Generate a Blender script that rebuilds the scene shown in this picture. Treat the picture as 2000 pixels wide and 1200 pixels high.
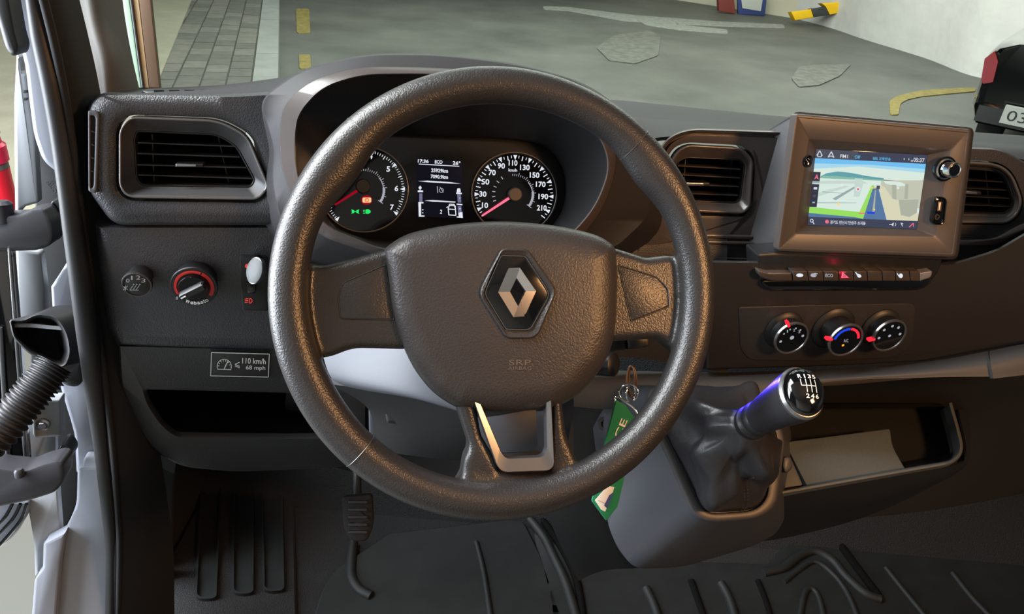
import bpy, bmesh, math, random
from mathutils import Vector, Matrix
random.seed(4)
SC = bpy.context.scene
COL = SC.collection
for _o in list(bpy.data.objects):
    bpy.data.objects.remove(_o)

# ------------------------------------------------------------------ camera
FPX = 1444.0
TH, RO = math.radians(30), math.radians(5)
CAM = Vector((0, 0, 1.9))
FW = Vector((0, math.cos(TH), -math.sin(TH)))
_r0 = Vector((1, 0, 0)); _u0 = Vector((0, math.sin(TH), math.cos(TH)))
RT = _r0 * math.cos(RO) + _u0 * math.sin(RO)
UP = _u0 * math.cos(RO) - _r0 * math.sin(RO)
cd = bpy.data.cameras.new('camera'); cam = bpy.data.objects.new('camera', cd); COL.objects.link(cam)
cd.sensor_width = 36; cd.lens = 36 * FPX / 2000; cd.clip_start = 0.02; cd.clip_end = 200
cam.matrix_world = Matrix.Translation(CAM) @ Matrix((RT, UP, -FW)).transposed().to_4x4()
SC.camera = cam
vs = SC.view_settings
vs.view_transform = 'Standard'; vs.look = 'None'; vs.exposure = 0.0; vs.gamma = 1; vs.use_curve_mapping = False
SC.cycles.max_bounces = 5; SC.cycles.diffuse_bounces = 3; SC.cycles.glossy_bounces = 3
SC.cycles.transparent_max_bounces = 8; SC.cycles.use_denoising = True
SC.cycles.caustics_reflective = False; SC.cycles.caustics_refractive = False
SC.cycles.sample_clamp_indirect = 3.0

# ------------------------------------------------------------------ world and lamps
w = bpy.data.worlds.new('world'); SC.world = w; w.use_nodes = True
w.node_tree.nodes['Background'].inputs[0].default_value = (0.80, 0.90, 1.0, 1)
w.node_tree.nodes['Background'].inputs[1].default_value = 0.07

def area(name, loc, target, size, size_y, power, color):
    l = bpy.data.lights.new(name, 'AREA'); l.shape = 'RECTANGLE'; l.size = size; l.size_y = size_y
    l.energy = power; l.color = color
    o = bpy.data.objects.new(name, l); COL.objects.link(o); o.location = loc
    o.rotation_euler = (Vector(target) - Vector(loc)).to_track_quat('-Z', 'Y').to_euler()
    return o
# cool tube lamp of the garage outside the open driver's door
area('door_side_lamp', (-1.75, 0.35, 1.75), (-0.2, 0.66, 1.35), 0.9, 1.3, 115, (0.84, 0.91, 1.0))
# warm cabin lamp high on the passenger side
area('cabin_lamp', (1.1, -0.05, 2.15), (0.0, 0.62, 1.50), 0.22, 0.22, 17, (1.0, 0.50, 0.20))
# greenish white garage tubes above the roadway ahead, plus added wall and forecourt fills
area('garage_and_fill_lamp', (1.0, 9.0, 4.3), (1.0, 9.0, 0), 8, 7, 740, (0.93, 1.0, 0.90))
area('garage_and_fill_lamp', (3.2, 8.2, 3.6), (8.5, 10.5, 1.2), 3, 1.5, 150, (1.0, 0.99, 0.97))  # unseen lamp added to brighten the white wall
area('garage_and_fill_lamp', (-2.9, 0.9, 4.2), (-2.4, 1.2, 0), 3, 3, 800, (0.97, 0.98, 1.0))  # unseen overhead lamp added to brighten the forecourt concrete
area('garage_and_fill_lamp', (0.6, 3.6, 4.0), (0.6, 1.0, 1.2), 3.0, 0.5, 18, (0.84, 1.0, 0.94))
# blue footwell accent lamp of the dashboard, shining on the gear lever
def spot(name, loc, target, power, color, ang, rad=.004):
    l = bpy.data.lights.new(name, 'SPOT'); l.energy = power; l.color = color; l.spot_size = math.radians(ang); l.spot_blend = .6; l.shadow_soft_size = rad
    o = bpy.data.objects.new(name, l); COL.objects.link(o); o.location = loc
    o.rotation_euler = (Vector(target) - Vector(loc)).to_track_quat('-Z', 'Y').to_euler()

# ------------------------------------------------------------------ geometry helpers
def P(px, py, d):
    """world point seen at photograph pixel (px, py), at depth d metres"""
    return CAM + d * (FW + RT * ((px - 1000) / FPX) - UP * ((py - 600) / FPX))
def RAY(px, py):
    return FW + RT * ((px - 1000) / FPX) - UP * ((py - 600) / FPX)
def G(px, py, z=0.0):
    r = RAY(px, py)
    return CAM + r * ((z - CAM.z) / r.z)

class PL:
    """a working plane: yaw turns it about the vertical, tilt leans its top away"""
    def __init__(s, px, py, d, yaw=14, tilt=0, o=None):
        y, t = math.radians(yaw), math.radians(tilt)
        s.u = Vector((math.cos(y), math.sin(y), 0)); n0 = Vector((math.sin(y), -math.cos(y), 0)); z = Vector((0, 0, 1))
        s.v = z * math.cos(t) - n0 * math.sin(t); s.n = n0 * math.cos(t) + z * math.sin(t)
        s.o = o.copy() if o is not None else P(px, py, d); s.yaw, s.tilt = yaw, tilt
    def at(s, px, py, h=0.0):
        r = RAY(px, py); o = s.o + s.n * h
        return CAM + r * ((o - CAM).dot(s.n) / r.dot(s.n))
    def loc(s, px, py, h=0.0):
        p = s.at(px, py, h) - s.o
        return p.dot(s.u), p.dot(s.v)
    def pt(s, u, v, h=0.0):
        return s.o + s.u * u + s.v * v + s.n * h
    def sub(s, px, py, h=0.0, yaw=None, tilt=None):
        return PL(0, 0, 0, s.yaw if yaw is None else yaw, s.tilt if tilt is None else tilt, o=s.at(px, py, h))
    def mpx(s, px, py, h=0.0):
        return (s.at(px + 1, py, h) - s.at(px, py, h)).length

def area2(c):
    return 0.5 * sum(c[i][0] * c[(i + 1) % len(c)][1] - c[(i + 1) % len(c)][0] * c[i][1] for i in range(len(c)))
def off(c, e):
    """move a corner polygon inwards by e pixels"""
    if not e: return list(c)
    sg = 1 if area2(c) > 0 else -1; n = len(c); out = []
    for i in range(n):
        a, b, d = Vector(c[i - 1][:2]), Vector(c[i][:2]), Vector(c[(i + 1) % n][:2])
        e1, e2 = (b - a).normalized(), (d - b).normalized()
        n1, n2 = Vector((-e1.y, e1.x)) * sg, Vector((-e2.y, e2.x)) * sg
        m = n1 + n2
        if m.length < 1e-6: m = n1
        m.normalize(); k = e / max(0.35, m.dot(n1))
        r = c[i][2] if len(c[i]) > 2 else 0
        cr = (e1.x * e2.y - e1.y * e2.x) * sg
        out.append((b.x + m.x * k, b.y + m.y * k, max(0.5, r - e * (1 if cr > 0 else -1))))
    return out
def rp(c, k=5):
    """round the corners of a corner polygon; every corner gives k+1 points"""
    n = len(c); out = []
    for i in range(n):
        a, b, d = Vector(c[i - 1][:2]), Vector(c[i][:2]), Vector(c[(i + 1) % n][:2])
        r = max(0.3, c[i][2] if len(c[i]) > 2 else 0.3)
        l1, l2 = (a - b).length, (d - b).length
        t1, t2 = min(r, l1 * .48), min(r, l2 * .48)
        p, q = b + (a - b).normalized() * t1, b + (d - b).normalized() * t2
        for j in range(k + 1):
            t = j / k; out.append(tuple(p * (1 - t) ** 2 + b * 2 * t * (1 - t) + q * t * t))
    return out
def ell(cx, cy, rx, ry=None, n=40, rot=0):
    ry = ry or rx; c, s = math.cos(math.radians(rot)), math.sin(math.radians(rot))
    return [(cx + rx * math.cos(2 * math.pi * i / n) * c - ry * math.sin(2 * math.pi * i / n) * s,
             cy + rx * math.cos(2 * math.pi * i / n) * s + ry * math.sin(2 * math.pi * i / n) * c) for i in range(n)]

MATS = {}
def finish(name, me, m, parent, label=None, sharp=35, kind=None):
    if m is not None and not me.materials: me.materials.append(MATS[m])
    for p in me.polygons: p.use_smooth = True
    me.set_sharp_from_angle(angle=math.radians(sharp))
    o = bpy.data.objects.new(name, me); COL.objects.link(o)
    if parent is not None:
        o.parent = parent; o.matrix_parent_inverse = WM[parent.name].inverted() if parent.name in WM else Matrix()
    if label: o['label'] = label
    if kind: o['kind'] = kind
    return o
WM = {}
def thing(name, label, cat, loc, group=None, kind=None):
    o = bpy.data.objects.new(name, None); COL.objects.link(o); o.location = loc; o.empty_display_size = 0.02
    WM[o.name] = Matrix.Translation(loc)
    if kind: o['kind'] = kind
    if label: o['label'] = label
    if cat: o['category'] = cat
    if group: o['group'] = group
    return o
def tag(o, label, cat, group=None):
    o['label'] = label; o['category'] = cat
    if group: o['group'] = group
    return o
def loftopen(*a, **k): return loft(*a, closed=False, cap1=False, **k)
def from_bm(name, bm, m, parent, sharp=35, label=None, recalc=True, kind=None):
    if recalc: bmesh.ops.recalc_face_normals(bm, faces=bm.faces)
    me = bpy.data.meshes.new(name); bm.to_mesh(me); bm.free()
    return finish(name, me, m, parent, label, sharp, kind)
def ring_faces(bm, A, B, closed=True):
    n = len(A)
    for i in range(n if closed else n - 1):
        try: bm.faces.new((A[i], A[(i + 1) % n], B[(i + 1) % n], B[i]))
        except ValueError: pass
def loft(name, rings, m, parent, cap0=False, cap1=True, loop=False, sharp=35, closed=True, label=None, bm=None, kind=None):
    own = bm is None
    bm = bm or bmesh.new()
    V = [[bm.verts.new(p) for p in r] for r in rings]
    for a, b in zip(V, V[1:]): ring_faces(bm, a, b, closed)
    if loop: ring_faces(bm, V[-1], V[0], closed)
    if cap0 and not loop: bm.faces.new(V[0][::-1])
    if cap1 and not loop: bm.faces.new(V[-1])
    if own: return from_bm(name, bm, m, parent, sharp, label, kind=kind)
def R3(pl, c, h, e=0.0, k=5):
    return [pl.at(x, y, h) for x, y in rp(off(c, e), k)]
def shift(r, pl, dh):
    return [p + pl.n * dh for p in r]
def slab(name, pl, c, h, th, m, parent, bev=0.0015, k=5, label=None, cap0=True, sharp=40, bm=None, crown=0.0):
    e = bev / pl.mpx(c[0][0], c[0][1], h)
    front = R3(pl, c, h - bev, 0, k)
    rings = [shift(front, pl, -th), front, R3(pl, c, h - bev * .3, e * .3, k), R3(pl, c, h, e, k)]
    if crown:
        for s_, f_ in ((3, .5), (7, .85), (14, 1.0)):
            rings.append(R3(pl, c, h + crown * f_, e * s_, k))
    return loft(name, rings, m, parent, cap0=cap0, sharp=sharp, label=label, bm=bm)
def ringframe(name, pl, co, ci, h, th, m, parent, bev=0.001, k=5, label=None, hin=None, sharp=40):
    """a frame between outer and inner corner polygons (same number of corners)"""
    e = bev / pl.mpx(co[0][0], co[0][1], h); hi = h if hin is None else hin
    o1 = R3(pl, co, h - bev, 0, k); i1 = R3(pl, ci, hi - bev, 0, k)
    rings = [shift(o1, pl, -th), o1, R3(pl, co, h - .25 * bev, e * .4, k), R3(pl, co, h, e, k),
             R3(pl, ci, hi, -e, k), R3(pl, ci, hi - .25 * bev, -e * .4, k), i1, shift(i1, pl, -th)]
    return loft(name, rings, m, parent, loop=True, sharp=sharp, label=label)
def tube(name, pts, r, m, parent, n=12, label=None, bm=None, flat=None, sharp=50, closed=False):
    own = bm is None; bm = bm or bmesh.new(); pts = [Vector(p) for p in pts]
    N = len(pts); rad = r if isinstance(r, (list, tuple)) else [r] * N
    rings = []; prev = None
    for i, p in enumerate(pts):
        if closed: t = pts[(i + 1) % N] - pts[i - 1]
        else: t = pts[min(i + 1, N - 1)] - pts[max(i - 1, 0)]
        t.normalize()
        ref = prev if prev is not None else (Vector((0, 0, 1)) if abs(t.z) < .9 else Vector((1, 0, 0)))
        a = (ref - t * ref.dot(t)).normalized(); b = t.cross(a); prev = a
        rings.append([bm.verts.new(p + (a * math.cos(2 * math.pi * j / n) + b * math.sin(2 * math.pi * j / n)) * rad[i]) for j in range(n)])
    for x, y in zip(rings, rings[1:]): ring_faces(bm, x, y)
    if closed: ring_faces(bm, rings[-1], rings[0])
    else: bm.faces.new(rings[0][::-1]); bm.faces.new(rings[-1])
    if own: return from_bm(name, bm, m, parent, sharp, label)
def cr(pts, sub=8, closed=False):
    """Catmull-Rom through points"""
    pts = [Vector(p) for p in pts]; n = len(pts); out = []
    if n < 3: 
        return [pts[0].lerp(pts[-1], j / sub) for j in range(sub + 1)]
    for i in range(n if closed else n - 1):
        g = (lambda k: pts[k % n]) if closed else (lambda k: pts[max(0, min(n - 1, k))])
        a, b, c, d = g(i - 1), g(i), g(i + 1), g(i + 2)
        for j in range(sub):
            t = j / sub
            out.append(.5 * ((2 * b) + (c - a) * t + (2 * a - 5 * b + 4 * c - d) * t * t + (3 * b - a - 3 * c + d) * t ** 3))
    if not closed: out.append(pts[-1])
    return out
def lathe(name, o, axis, prof, m, parent, seg=36, label=None, cap0=True, cap1=True, bm=None, sharp=35, squash=None):
    axis = Vector(axis).normalized(); a = axis.cross(Vector((0, 0, 1)))
    if a.length < .05: a = Vector((1, 0, 0))
    a.normalize(); b = axis.cross(a)
    sx, sy = squash or (1, 1)
    rings = [[o + axis * h + (a * math.cos(2 * math.pi * j / seg) * sx + b * math.sin(2 * math.pi * j / seg) * sy) * r for j in range(seg)] for r, h in prof]
    return loft(name, rings, m, parent, cap0=cap0, cap1=cap1, sharp=sharp, label=label, bm=bm)
def patch(name, rows, m, parent, th=0.004, sub=6, label=None, sharp=60, kind=None):
    """smooth sheet through a grid of world points, given thickness away from the camera"""
    rr = [cr(r, sub) for r in rows]; cols = list(zip(*rr)); cc = [cr(c, sub) for c in cols]
    bm = bmesh.new(); V = [[bm.verts.new(p) for p in c] for c in cc]
    for a, b in zip(V, V[1:]): ring_faces(bm, a, b, closed=False)
    bmesh.ops.recalc_face_normals(bm, faces=bm.faces)
    bm.faces.ensure_lookup_table(); f = bm.faces[len(bm.faces) // 2]
    if f.normal.dot(CAM - f.calc_center_median()) < 0: bmesh.ops.reverse_faces(bm, faces=bm.faces)
    bm.normal_update()
    if th:
        back = {v: bm.verts.new(v.co - v.normal * th) for v in list(bm.verts)}
        fs = list(bm.faces); ed = [e for e in bm.edges if len(e.link_faces) == 1]
        for f in fs: bm.faces.new([back[v] for v in reversed(f.verts)])
        for e in ed:
            a, b = e.verts; bm.faces.new((a, b, back[b], back[a]))
    return from_bm(name, bm, m, parent, sharp, label, kind=kind)
def decal(name, pl, h, shapes, parent, step=0.00012, label=None, k=3, th=0.0):
    """flat print: list of (pixel polygon, material), each laid a hair above the one before"""
    bm = bmesh.new(); mats = []; 
    for i, (c, m) in enumerate(shapes):
        if m not in mats: mats.append(m)
        f = bm.faces.new([bm.verts.new(pl.at(x, y, h + step * i)) for x, y in [q[:2] for q in c]])
        f.normal_update()
        if f.normal.dot(pl.n) < 0: f.normal_flip()
        f.material_index = mats.index(m)
    me = bpy.data.meshes.new(name); bm.to_mesh(me); bm.free()
    for m in mats: me.materials.append(MATS[m])
    return finish(name, me, None, parent, label, kind='stuff' if name in ('dial_markings','display_graphics','switch_symbols','screen_picture') else None)
def strip(a, b, w):
    """thin quad between two pixels"""
    d = Vector((b[0] - a[0], b[1] - a[1])).normalized(); n = Vector((-d.y, d.x)) * w / 2
    return [(a[0] + n.x, a[1] + n.y), (b[0] + n.x, b[1] + n.y), (b[0] - n.x, b[1] - n.y), (a[0] - n.x, a[1] - n.y)]
_txt = {}
def text_mesh(s, bold=0.0):
    k = (s, bold)
    if k not in _txt:
        c = bpy.data.curves.new('t', 'FONT'); c.body = s; c.resolution_u = 3; c.offset = bold
        o = bpy.data.objects.new('t', c); COL.objects.link(o)
        dg = bpy.context.evaluated_depsgraph_get(); dg.update()
        me = bpy.data.meshes.new_from_object(o.evaluated_get(dg))
        vv = [v.co.copy() for v in me.vertices]; ff = [tuple(p.vertices) for p in me.polygons]
        bpy.data.objects.remove(o); bpy.data.curves.remove(c); bpy.data.meshes.remove(me)
        x0, x1 = min(v.x for v in vv), max(v.x for v in vv); y0, y1 = min(v.y for v in vv), max(v.y for v in vv)
        _txt[k] = ([((v.x - x0) / (x1 - x0), (v.y - y0) / (y1 - y0)) for v in vv], ff)
    return _txt[k]
def letters(name, pl, h, items, m, parent, label=None, bold=0.0):
    """items: (string, left-bottom pixel, right-bottom pixel, height in pixels); one mesh of lettering"""
    vs_, fs_ = [], []
    for s, a, b, hp in items:
        vv, ff = text_mesh(s, bold); d = Vector((b[0] - a[0], b[1] - a[1])).normalized()
        n = Vector((d.y, -d.x)) * hp; base = len(vs_)
        for x, y in vv:
            vs_.append(pl.at(a[0] + (b[0] - a[0]) * x + n.x * y, a[1] + (b[1] - a[1]) * x + n.y * y, h))
        fs_ += [tuple(base + i for i in f) for f in ff]
    me = bpy.data.meshes.new(name); me.from_pydata(vs_, [], fs_)
    return finish(name, me, m, parent, label, kind='stuff' if name in ('dial_numerals','display_text','screen_text') else None)
def vane(name, pl, p0, p1, h0, h1, th, m, parent, along='u', label=None):
    """a thin louvre from pixel p0 to p1, running from height h0 back to h1"""
    a, b = pl.at(*p0, h0), pl.at(*p1, h0); t = pl.v * th / 2 if along == 'u' else pl.u * th / 2
    dp = pl.n * (h1 - h0)
    q = [a - t, b - t, b + t, a + t]
    return loft(name, [[p + dp for p in q], q], m, parent, cap0=True, label=label)

spot('accent_lamp', P(1405, 690, .85), P(1470, 775, .775), 1.6, (0.05, 0.03, 1.0), 75)
# ------------------------------------------------------------------ materials
def srgb(c):
    return tuple(((x / 255) / 12.92 if x / 255 <= 0.04045 else ((x / 255 + 0.055) / 1.055) ** 2.4) for x in c)
def mat(name, rgb, rough=0.5, metal=0.0, grain=None, spec=0.5, coat=0.0, vary=None, emit=0.0, stretch=None):
    """grain = (kind, scale, strength, distance); vary = (scale, amount) wear in the colour"""
    m = bpy.data.materials.new(name); m.use_nodes = True; nt = m.node_tree; N, L = nt.nodes, nt.links
    b = N['Principled BSDF']; c = srgb(rgb)
    b.inputs['Base Color'].default_value = (*c, 1); b.inputs['Roughness'].default_value = rough
    b.inputs['Metallic'].default_value = metal; b.inputs['Specular IOR Level'].default_value = spec
    b.inputs['Coat Weight'].default_value = coat; b.inputs['Coat Roughness'].default_value = 0.05
    if emit:
        b.inputs['Base Color'].default_value = (0, 0, 0, 1)
        b.inputs['Emission Color'].default_value = (*c, 1); b.inputs['Emission Strength'].default_value = emit
        b.inputs['Specular IOR Level'].default_value = 0.1
    tc = N.new('ShaderNodeTexCoord'); co = tc.outputs['Object']
    if stretch:
        mp = N.new('ShaderNodeMapping'); mp.inputs['Scale'].default_value = stretch; L.new(co, mp.inputs[0]); co = mp.outputs[0]
    if grain:
        kind, sc, st, di = grain
        if kind == 'leather':
            t = N.new('ShaderNodeTexVoronoi'); t.feature = 'SMOOTH_F1'; t.inputs['Scale'].default_value = sc; t.inputs['Smoothness'].default_value = .6
            nz = N.new('ShaderNodeTexNoise'); nz.inputs['Scale'].default_value = sc * .6; nz.inputs['Detail'].default_value = 1
            mx = N.new('ShaderNodeMixRGB'); mx.inputs[0].default_value = .004 * 250 / sc
            L.new(co, nz.inputs['Vector']); L.new(co, mx.inputs[1]); L.new(nz.outputs['Color'], mx.inputs[2])
            L.new(mx.outputs[0], t.inputs['Vector']); out = t.outputs['Distance']; inv = True
        else:
            t = N.new('ShaderNodeTexNoise'); t.inputs['Scale'].default_value = sc; t.inputs['Detail'].default_value = 3
            L.new(co, t.inputs['Vector']); out = t.outputs['Fac']; inv = False
        bp = N.new('ShaderNodeBump'); bp.inputs['Strength'].default_value = st; bp.inputs['Distance'].default_value = di; bp.invert = inv
        L.new(out, bp.inputs['Height']); L.new(bp.outputs[0], b.inputs['Normal'])
    if vary:
        t = N.new('ShaderNodeTexNoise'); t.inputs['Scale'].default_value = vary[0]; t.inputs['Detail'].default_value = 6
        t.inputs['Roughness'].default_value = .6
        L.new(co, t.inputs['Vector'])
        r = N.new('ShaderNodeMapRange'); r.inputs[1].default_value = .3; r.inputs[2].default_value = .7
        r.inputs[3].default_value = 1 - vary[1]; r.inputs[4].default_value = 1 + vary[1]
        mu = N.new('ShaderNodeVectorMath'); mu.operation = 'SCALE'; mu.inputs[0].default_value = c
        L.new(t.outputs['Fac'], r.inputs[0]); L.new(r.outputs[0], mu.inputs['Scale']); L.new(mu.outputs[0], b.inputs['Base Color'])
    MATS[name] = m
    return m
mat('dash_plastic', (46, 46, 49), .38, grain=('leather', 620, .55, .0006), vary=(9, .06))
mat('dash_top', (38, 37, 39), .6, grain=('noise', 1500, .2, .0004), spec=.28)
mat('dash_smooth', (42, 41, 43), .40, grain=('noise', 1500, .12, .0003))
mat('dash_lower', (44, 44, 46), .5, grain=('leather', 800, .5, .0005))
mat('wheel_leather', (38, 36, 36), .38, grain=('leather', 640, .6, .0004), spec=.6)
mat('airbag_leather', (48, 45, 45), .42, grain=('leather', 560, .6, .0004), spec=.5)
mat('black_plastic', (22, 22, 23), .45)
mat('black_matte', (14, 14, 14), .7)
mat('cavity', (6, 6, 6), .9, spec=.1)
mat('gloss_black', (6, 6, 7), .08, coat=.6)
mat('piano_face', (12, 12, 13), .22)
mat('satin_metal', (150, 150, 152), .3, metal=.9)
mat('satin_trim', (118, 114, 112), .35, metal=.7)
mat('dark_trim', (84, 80, 78), .35, metal=.6)
mat('chrome', (225, 225, 225), .1, metal=1.0)
mat('screen_bezel', (62, 57, 55), .40, grain=('noise', 1800, .1, .0002))
mat('trim_satin', (66, 60, 58), .30, grain=('noise', 1500, .08, .0002))
mat('rubber', (26, 26, 28), .5, grain=('noise', 300, .1, .0006))
mat('rubber_bead', (24, 24, 25), .8, spec=.3)
mat('felt_trim', (9, 9, 10), .9, grain=('noise', 900, .4, .0006))
mat('pillar_trim', (62, 58, 54), .65, grain=('noise', 900, .3, .0005))
mat('silver_paint', (146, 150, 160), .3, metal=.35, coat=.4)
mat('primer_metal', (150, 154, 158), .5, metal=.1, grain=('noise', 700, .08, .0003))
mat('hinge_metal', (54, 54, 58), .42, metal=.3, grain=('noise', 120, .1, .0005))
mat('leather_soft', (40, 39, 42), .36, grain=('leather', 700, .3, .0004))
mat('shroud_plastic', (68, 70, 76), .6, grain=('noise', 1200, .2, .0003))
mat('console_plastic', (50, 52, 57), .5, grain=('noise', 1200, .2, .0003))
mat('console_frame', (62, 60, 60), .45, grain=('noise', 1200, .15, .0003))
mat('shelf_plastic', (50, 50, 50), .6, grain=('noise', 1200, .2, .0003))
mat('tray_mat', (72, 78, 77), .8, grain=('noise', 1500, .5, .0004), vary=(500, .12))
mat('tray_lip', (74, 78, 78), .55, grain=('noise', 1200, .3, .0004))
mat('headliner', (150, 146, 138), .9)
mat('mat_rubber', (22, 25, 25), .6, grain=('noise', 500, .3, .0006), vary=(25, .25), spec=.3)
mat('carpet', (14, 15, 16), .9, grain=('noise', 450, 1.0, .003))
mat('green_fabric', (16, 120, 78), .8, grain=('noise', 900, .4, .0004))
mat('white_print', (225, 225, 220), .6)
mat('grey_print', (150, 152, 155), .6)
mat('sticker_black', (24, 24, 24), .5)
mat('red_print', (200, 40, 36), .45)
mat('red_plastic', (226, 30, 50), .35)
mat('pink_plastic', (240, 30, 80), .3)
mat('grey_band', (110, 100, 98), .5)
mat('asphalt', (92, 93, 88), .6, grain=('noise', 60, .3, .004), vary=(0.8, .28))
mat('concrete', (205, 205, 196), .8, grain=('noise', 90, .8, .01), vary=(45, .25))
mat('pale_path', (150, 148, 130), .8, vary=(3, .12))
mat('paver_a', (112, 112, 104), .8, vary=(8, .15), grain=('noise', 60, .4, .004))
mat('paver_b', (98, 99, 92), .8, vary=(8, .15), grain=('noise', 60, .4, .004))
mat('kerb', (140, 143, 140), .75, vary=(4, .12))
mat('joint', (80, 80, 74), .9)
mat('road_white', (140, 142, 136), .7, vary=(12, .3))
mat('road_yellow', (128, 116, 62), .7, vary=(12, .3))
mat('reflection_tone', (99, 100, 94), .7, vary=(9, .3))
mat('plaster', (206, 205, 202), .8, vary=(2.2, .05), grain=('noise', 2.5, .5, .05))
mat('cream_wall', (196, 190, 168), .8, vary=(1.5, .06))
mat('beige_wall', (190, 174, 150), .8, vary=(2, .1))
mat('bumper_yellow', (240, 190, 10), .5)
mat('bumper_black', (50, 52, 54), .5)
mat('blue_paint', (52, 66, 120), .6)
mat('brick_red', (128, 56, 50), .6)
mat('car_black', (10, 14, 13), .12, coat=.8)
mat('car_glass', (8, 10, 10), .05, coat=.5)
mat('tail_red', (150, 14, 26), .15, coat=.6)
mat('plate_white', (196, 198, 190), .5)
mat('tyre', (20, 20, 20), .8)
mat('teal_paint', (140, 165, 145), .5)
mat('cream_edge', (206, 184, 150), .4)
mat('bronze', (96, 74, 58), .4, metal=.4)
def em(name, rgb, s=1.0): return mat(name, rgb, .6, emit=s)
em('lit_white', (228, 232, 240)); em('lit_soft', (170, 170, 180)); em('lit_red', (255, 40, 60), 1.2); em('lit_pink', (255, 110, 140), 1.2)
em('lit_green', (40, 235, 110)); em('lcd_back', (16, 16, 26)); em('lit_orange', (250, 170, 40)); em('lit_blue', (30, 70, 220))
em('lcd_dim', (110, 110, 140)); em('icon_red', (225, 70, 66)); em('glow_red', (150, 4, 30)); em('lit_cream', (255, 215, 150))
em('map_bar', (72, 78, 92)); em('map_bar2', (58, 66, 88)); em('map_sky', (110, 190, 240)); em('map_sky2', (165, 215, 235)); em('map_sky3', (215, 232, 222))
em('map_hill', (96, 160, 170)); em('map_hill2', (130, 185, 165)); em('map_land', (214, 232, 224)); em('map_land2', (196, 214, 206)); em('map_green', (150, 222, 96))
em('map_road', (84, 118, 160)); em('map_sand', (214, 212, 184)); em('map_block', (192, 196, 178)); em('map_block2', (170, 176, 160)); em('map_line', (150, 170, 170))
em('map_cyan', (90, 180, 225)); em('map_pink', (230, 110, 130)); em('map_text', (210, 214, 222)); em('map_dark', (44, 52, 70)); em('map_yellow', (235, 215, 120))
m = bpy.data.materials.new('windscreen'); m.use_nodes = True; nt = m.node_tree; nt.nodes.clear()
_o = nt.nodes.new('ShaderNodeOutputMaterial'); _m = nt.nodes.new('ShaderNodeMixShader'); _t = nt.nodes.new('ShaderNodeBsdfTransparent')
_g = nt.nodes.new('ShaderNodeBsdfGlossy'); _f = nt.nodes.new('ShaderNodeFresnel'); _f.inputs[0].default_value = 1.25
_t.inputs[0].default_value = (.93, .97, .94, 1); _g.inputs['Roughness'].default_value = .02
_m.inputs[0].default_value = .045; nt.links.new(_t.outputs[0], _m.inputs[1]); nt.links.new(_g.outputs[0], _m.inputs[2]); nt.links.new(_m.outputs[0], _o.inputs[0])
MATS['windscreen'] = m

# ================================================================== OUTSIDE
Z0 = 0.0
def flat_poly(name, pts, z0, z1, m, parent=None, kind=None, label=None, bev=0.0):
    bm = bmesh.new(); a = [bm.verts.new((p[0], p[1], z0)) for p in pts]; b = [bm.verts.new((p[0], p[1], z1)) for p in pts]
    ring_faces(bm, a, b); bm.faces.new(b); bm.faces.new(a[::-1])
    return from_bm(name, bm, m, parent, 30, label, kind=kind)
flat_poly('road', [(-25, -3), (25, -3), (25, 40), (-25, 40)], -.3, 0, 'asphalt', kind='structure')
# kerb and pavement on the driver's side
ZK = 0.10
k0, k1 = G(543, 150, ZK), G(545, 2, ZK); e = (k1 - k0); e.z = 0; e.normalize(); tl = Vector((-e.y, e.x, 0))
kw = abs((G(500, 100, ZK) - G(543, 100, ZK)).dot(tl))
q0, q1 = G(310, 160, ZK), G(374, 2, ZK)
pav = flat_poly('pavement', [tuple((k0 + e * s + tl * t)[:2]) for s, t in ((-6, kw + .005), (14, kw + .005), (14, 6), (-6, 6))], -.05, ZK - .012, 'joint', kind='structure')
kb = None
for i in range(16):
    s0 = -4 + i * 1.0
    pts = [k0 + e * (s0 + a) + tl * b for a, b in ((.006, 0), (.994, 0), (.994, kw), (.006, kw))]
    o = flat_poly('kerb_stone', [tuple(p[:2]) for p in pts], 0, ZK + .002 * (i % 2), 'kerb', pav)
PS = .30; n = 0
pd = (q1 - q0).normalized(); pn = Vector((-pd.y, pd.x, 0))
for i in range(40):
    for j in range(12):
        s0, t0 = -1.2 + i * PS + (PS / 2 if j % 2 else 0), kw + .01 + j * PS * .72
        c = k0 + e * (s0 + PS / 2) + tl * (t0 + PS * .36)
        if (c - q0).dot(pn) > PS * .9 or n >= 290: continue
        pts = [k0 + e * (s0 + a) + tl * (t0 + b) for a, b in ((.008, .008), (PS - .008, .008), (PS - .008, PS * .72 - .008), (.008, PS * .72 - .008))]
        flat_poly('paver', [tuple(p[:2]) for p in pts], ZK - .02, ZK + random.uniform(-.003, .003), random.choice(('paver_a', 'paver_b')), pav); n += 1
path = [q0 - pd * 4, q1 + pd * 14, q1 + pd * 14 + pn * 8, q0 - pd * 4 + pn * 8]
flat_poly('pale_footpath', [tuple(p[:2]) for p in path], 0, ZK + .012, 'pale_path', kind='structure')
# bright concrete beside the open door
gpts = [G(-400, 980), G(140, 980), G(300, 1300), G(-400, 1500)]
flat_poly('forecourt', [tuple(p[:2]) for p in gpts], -.05, .012, 'concrete', kind='structure')
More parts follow.
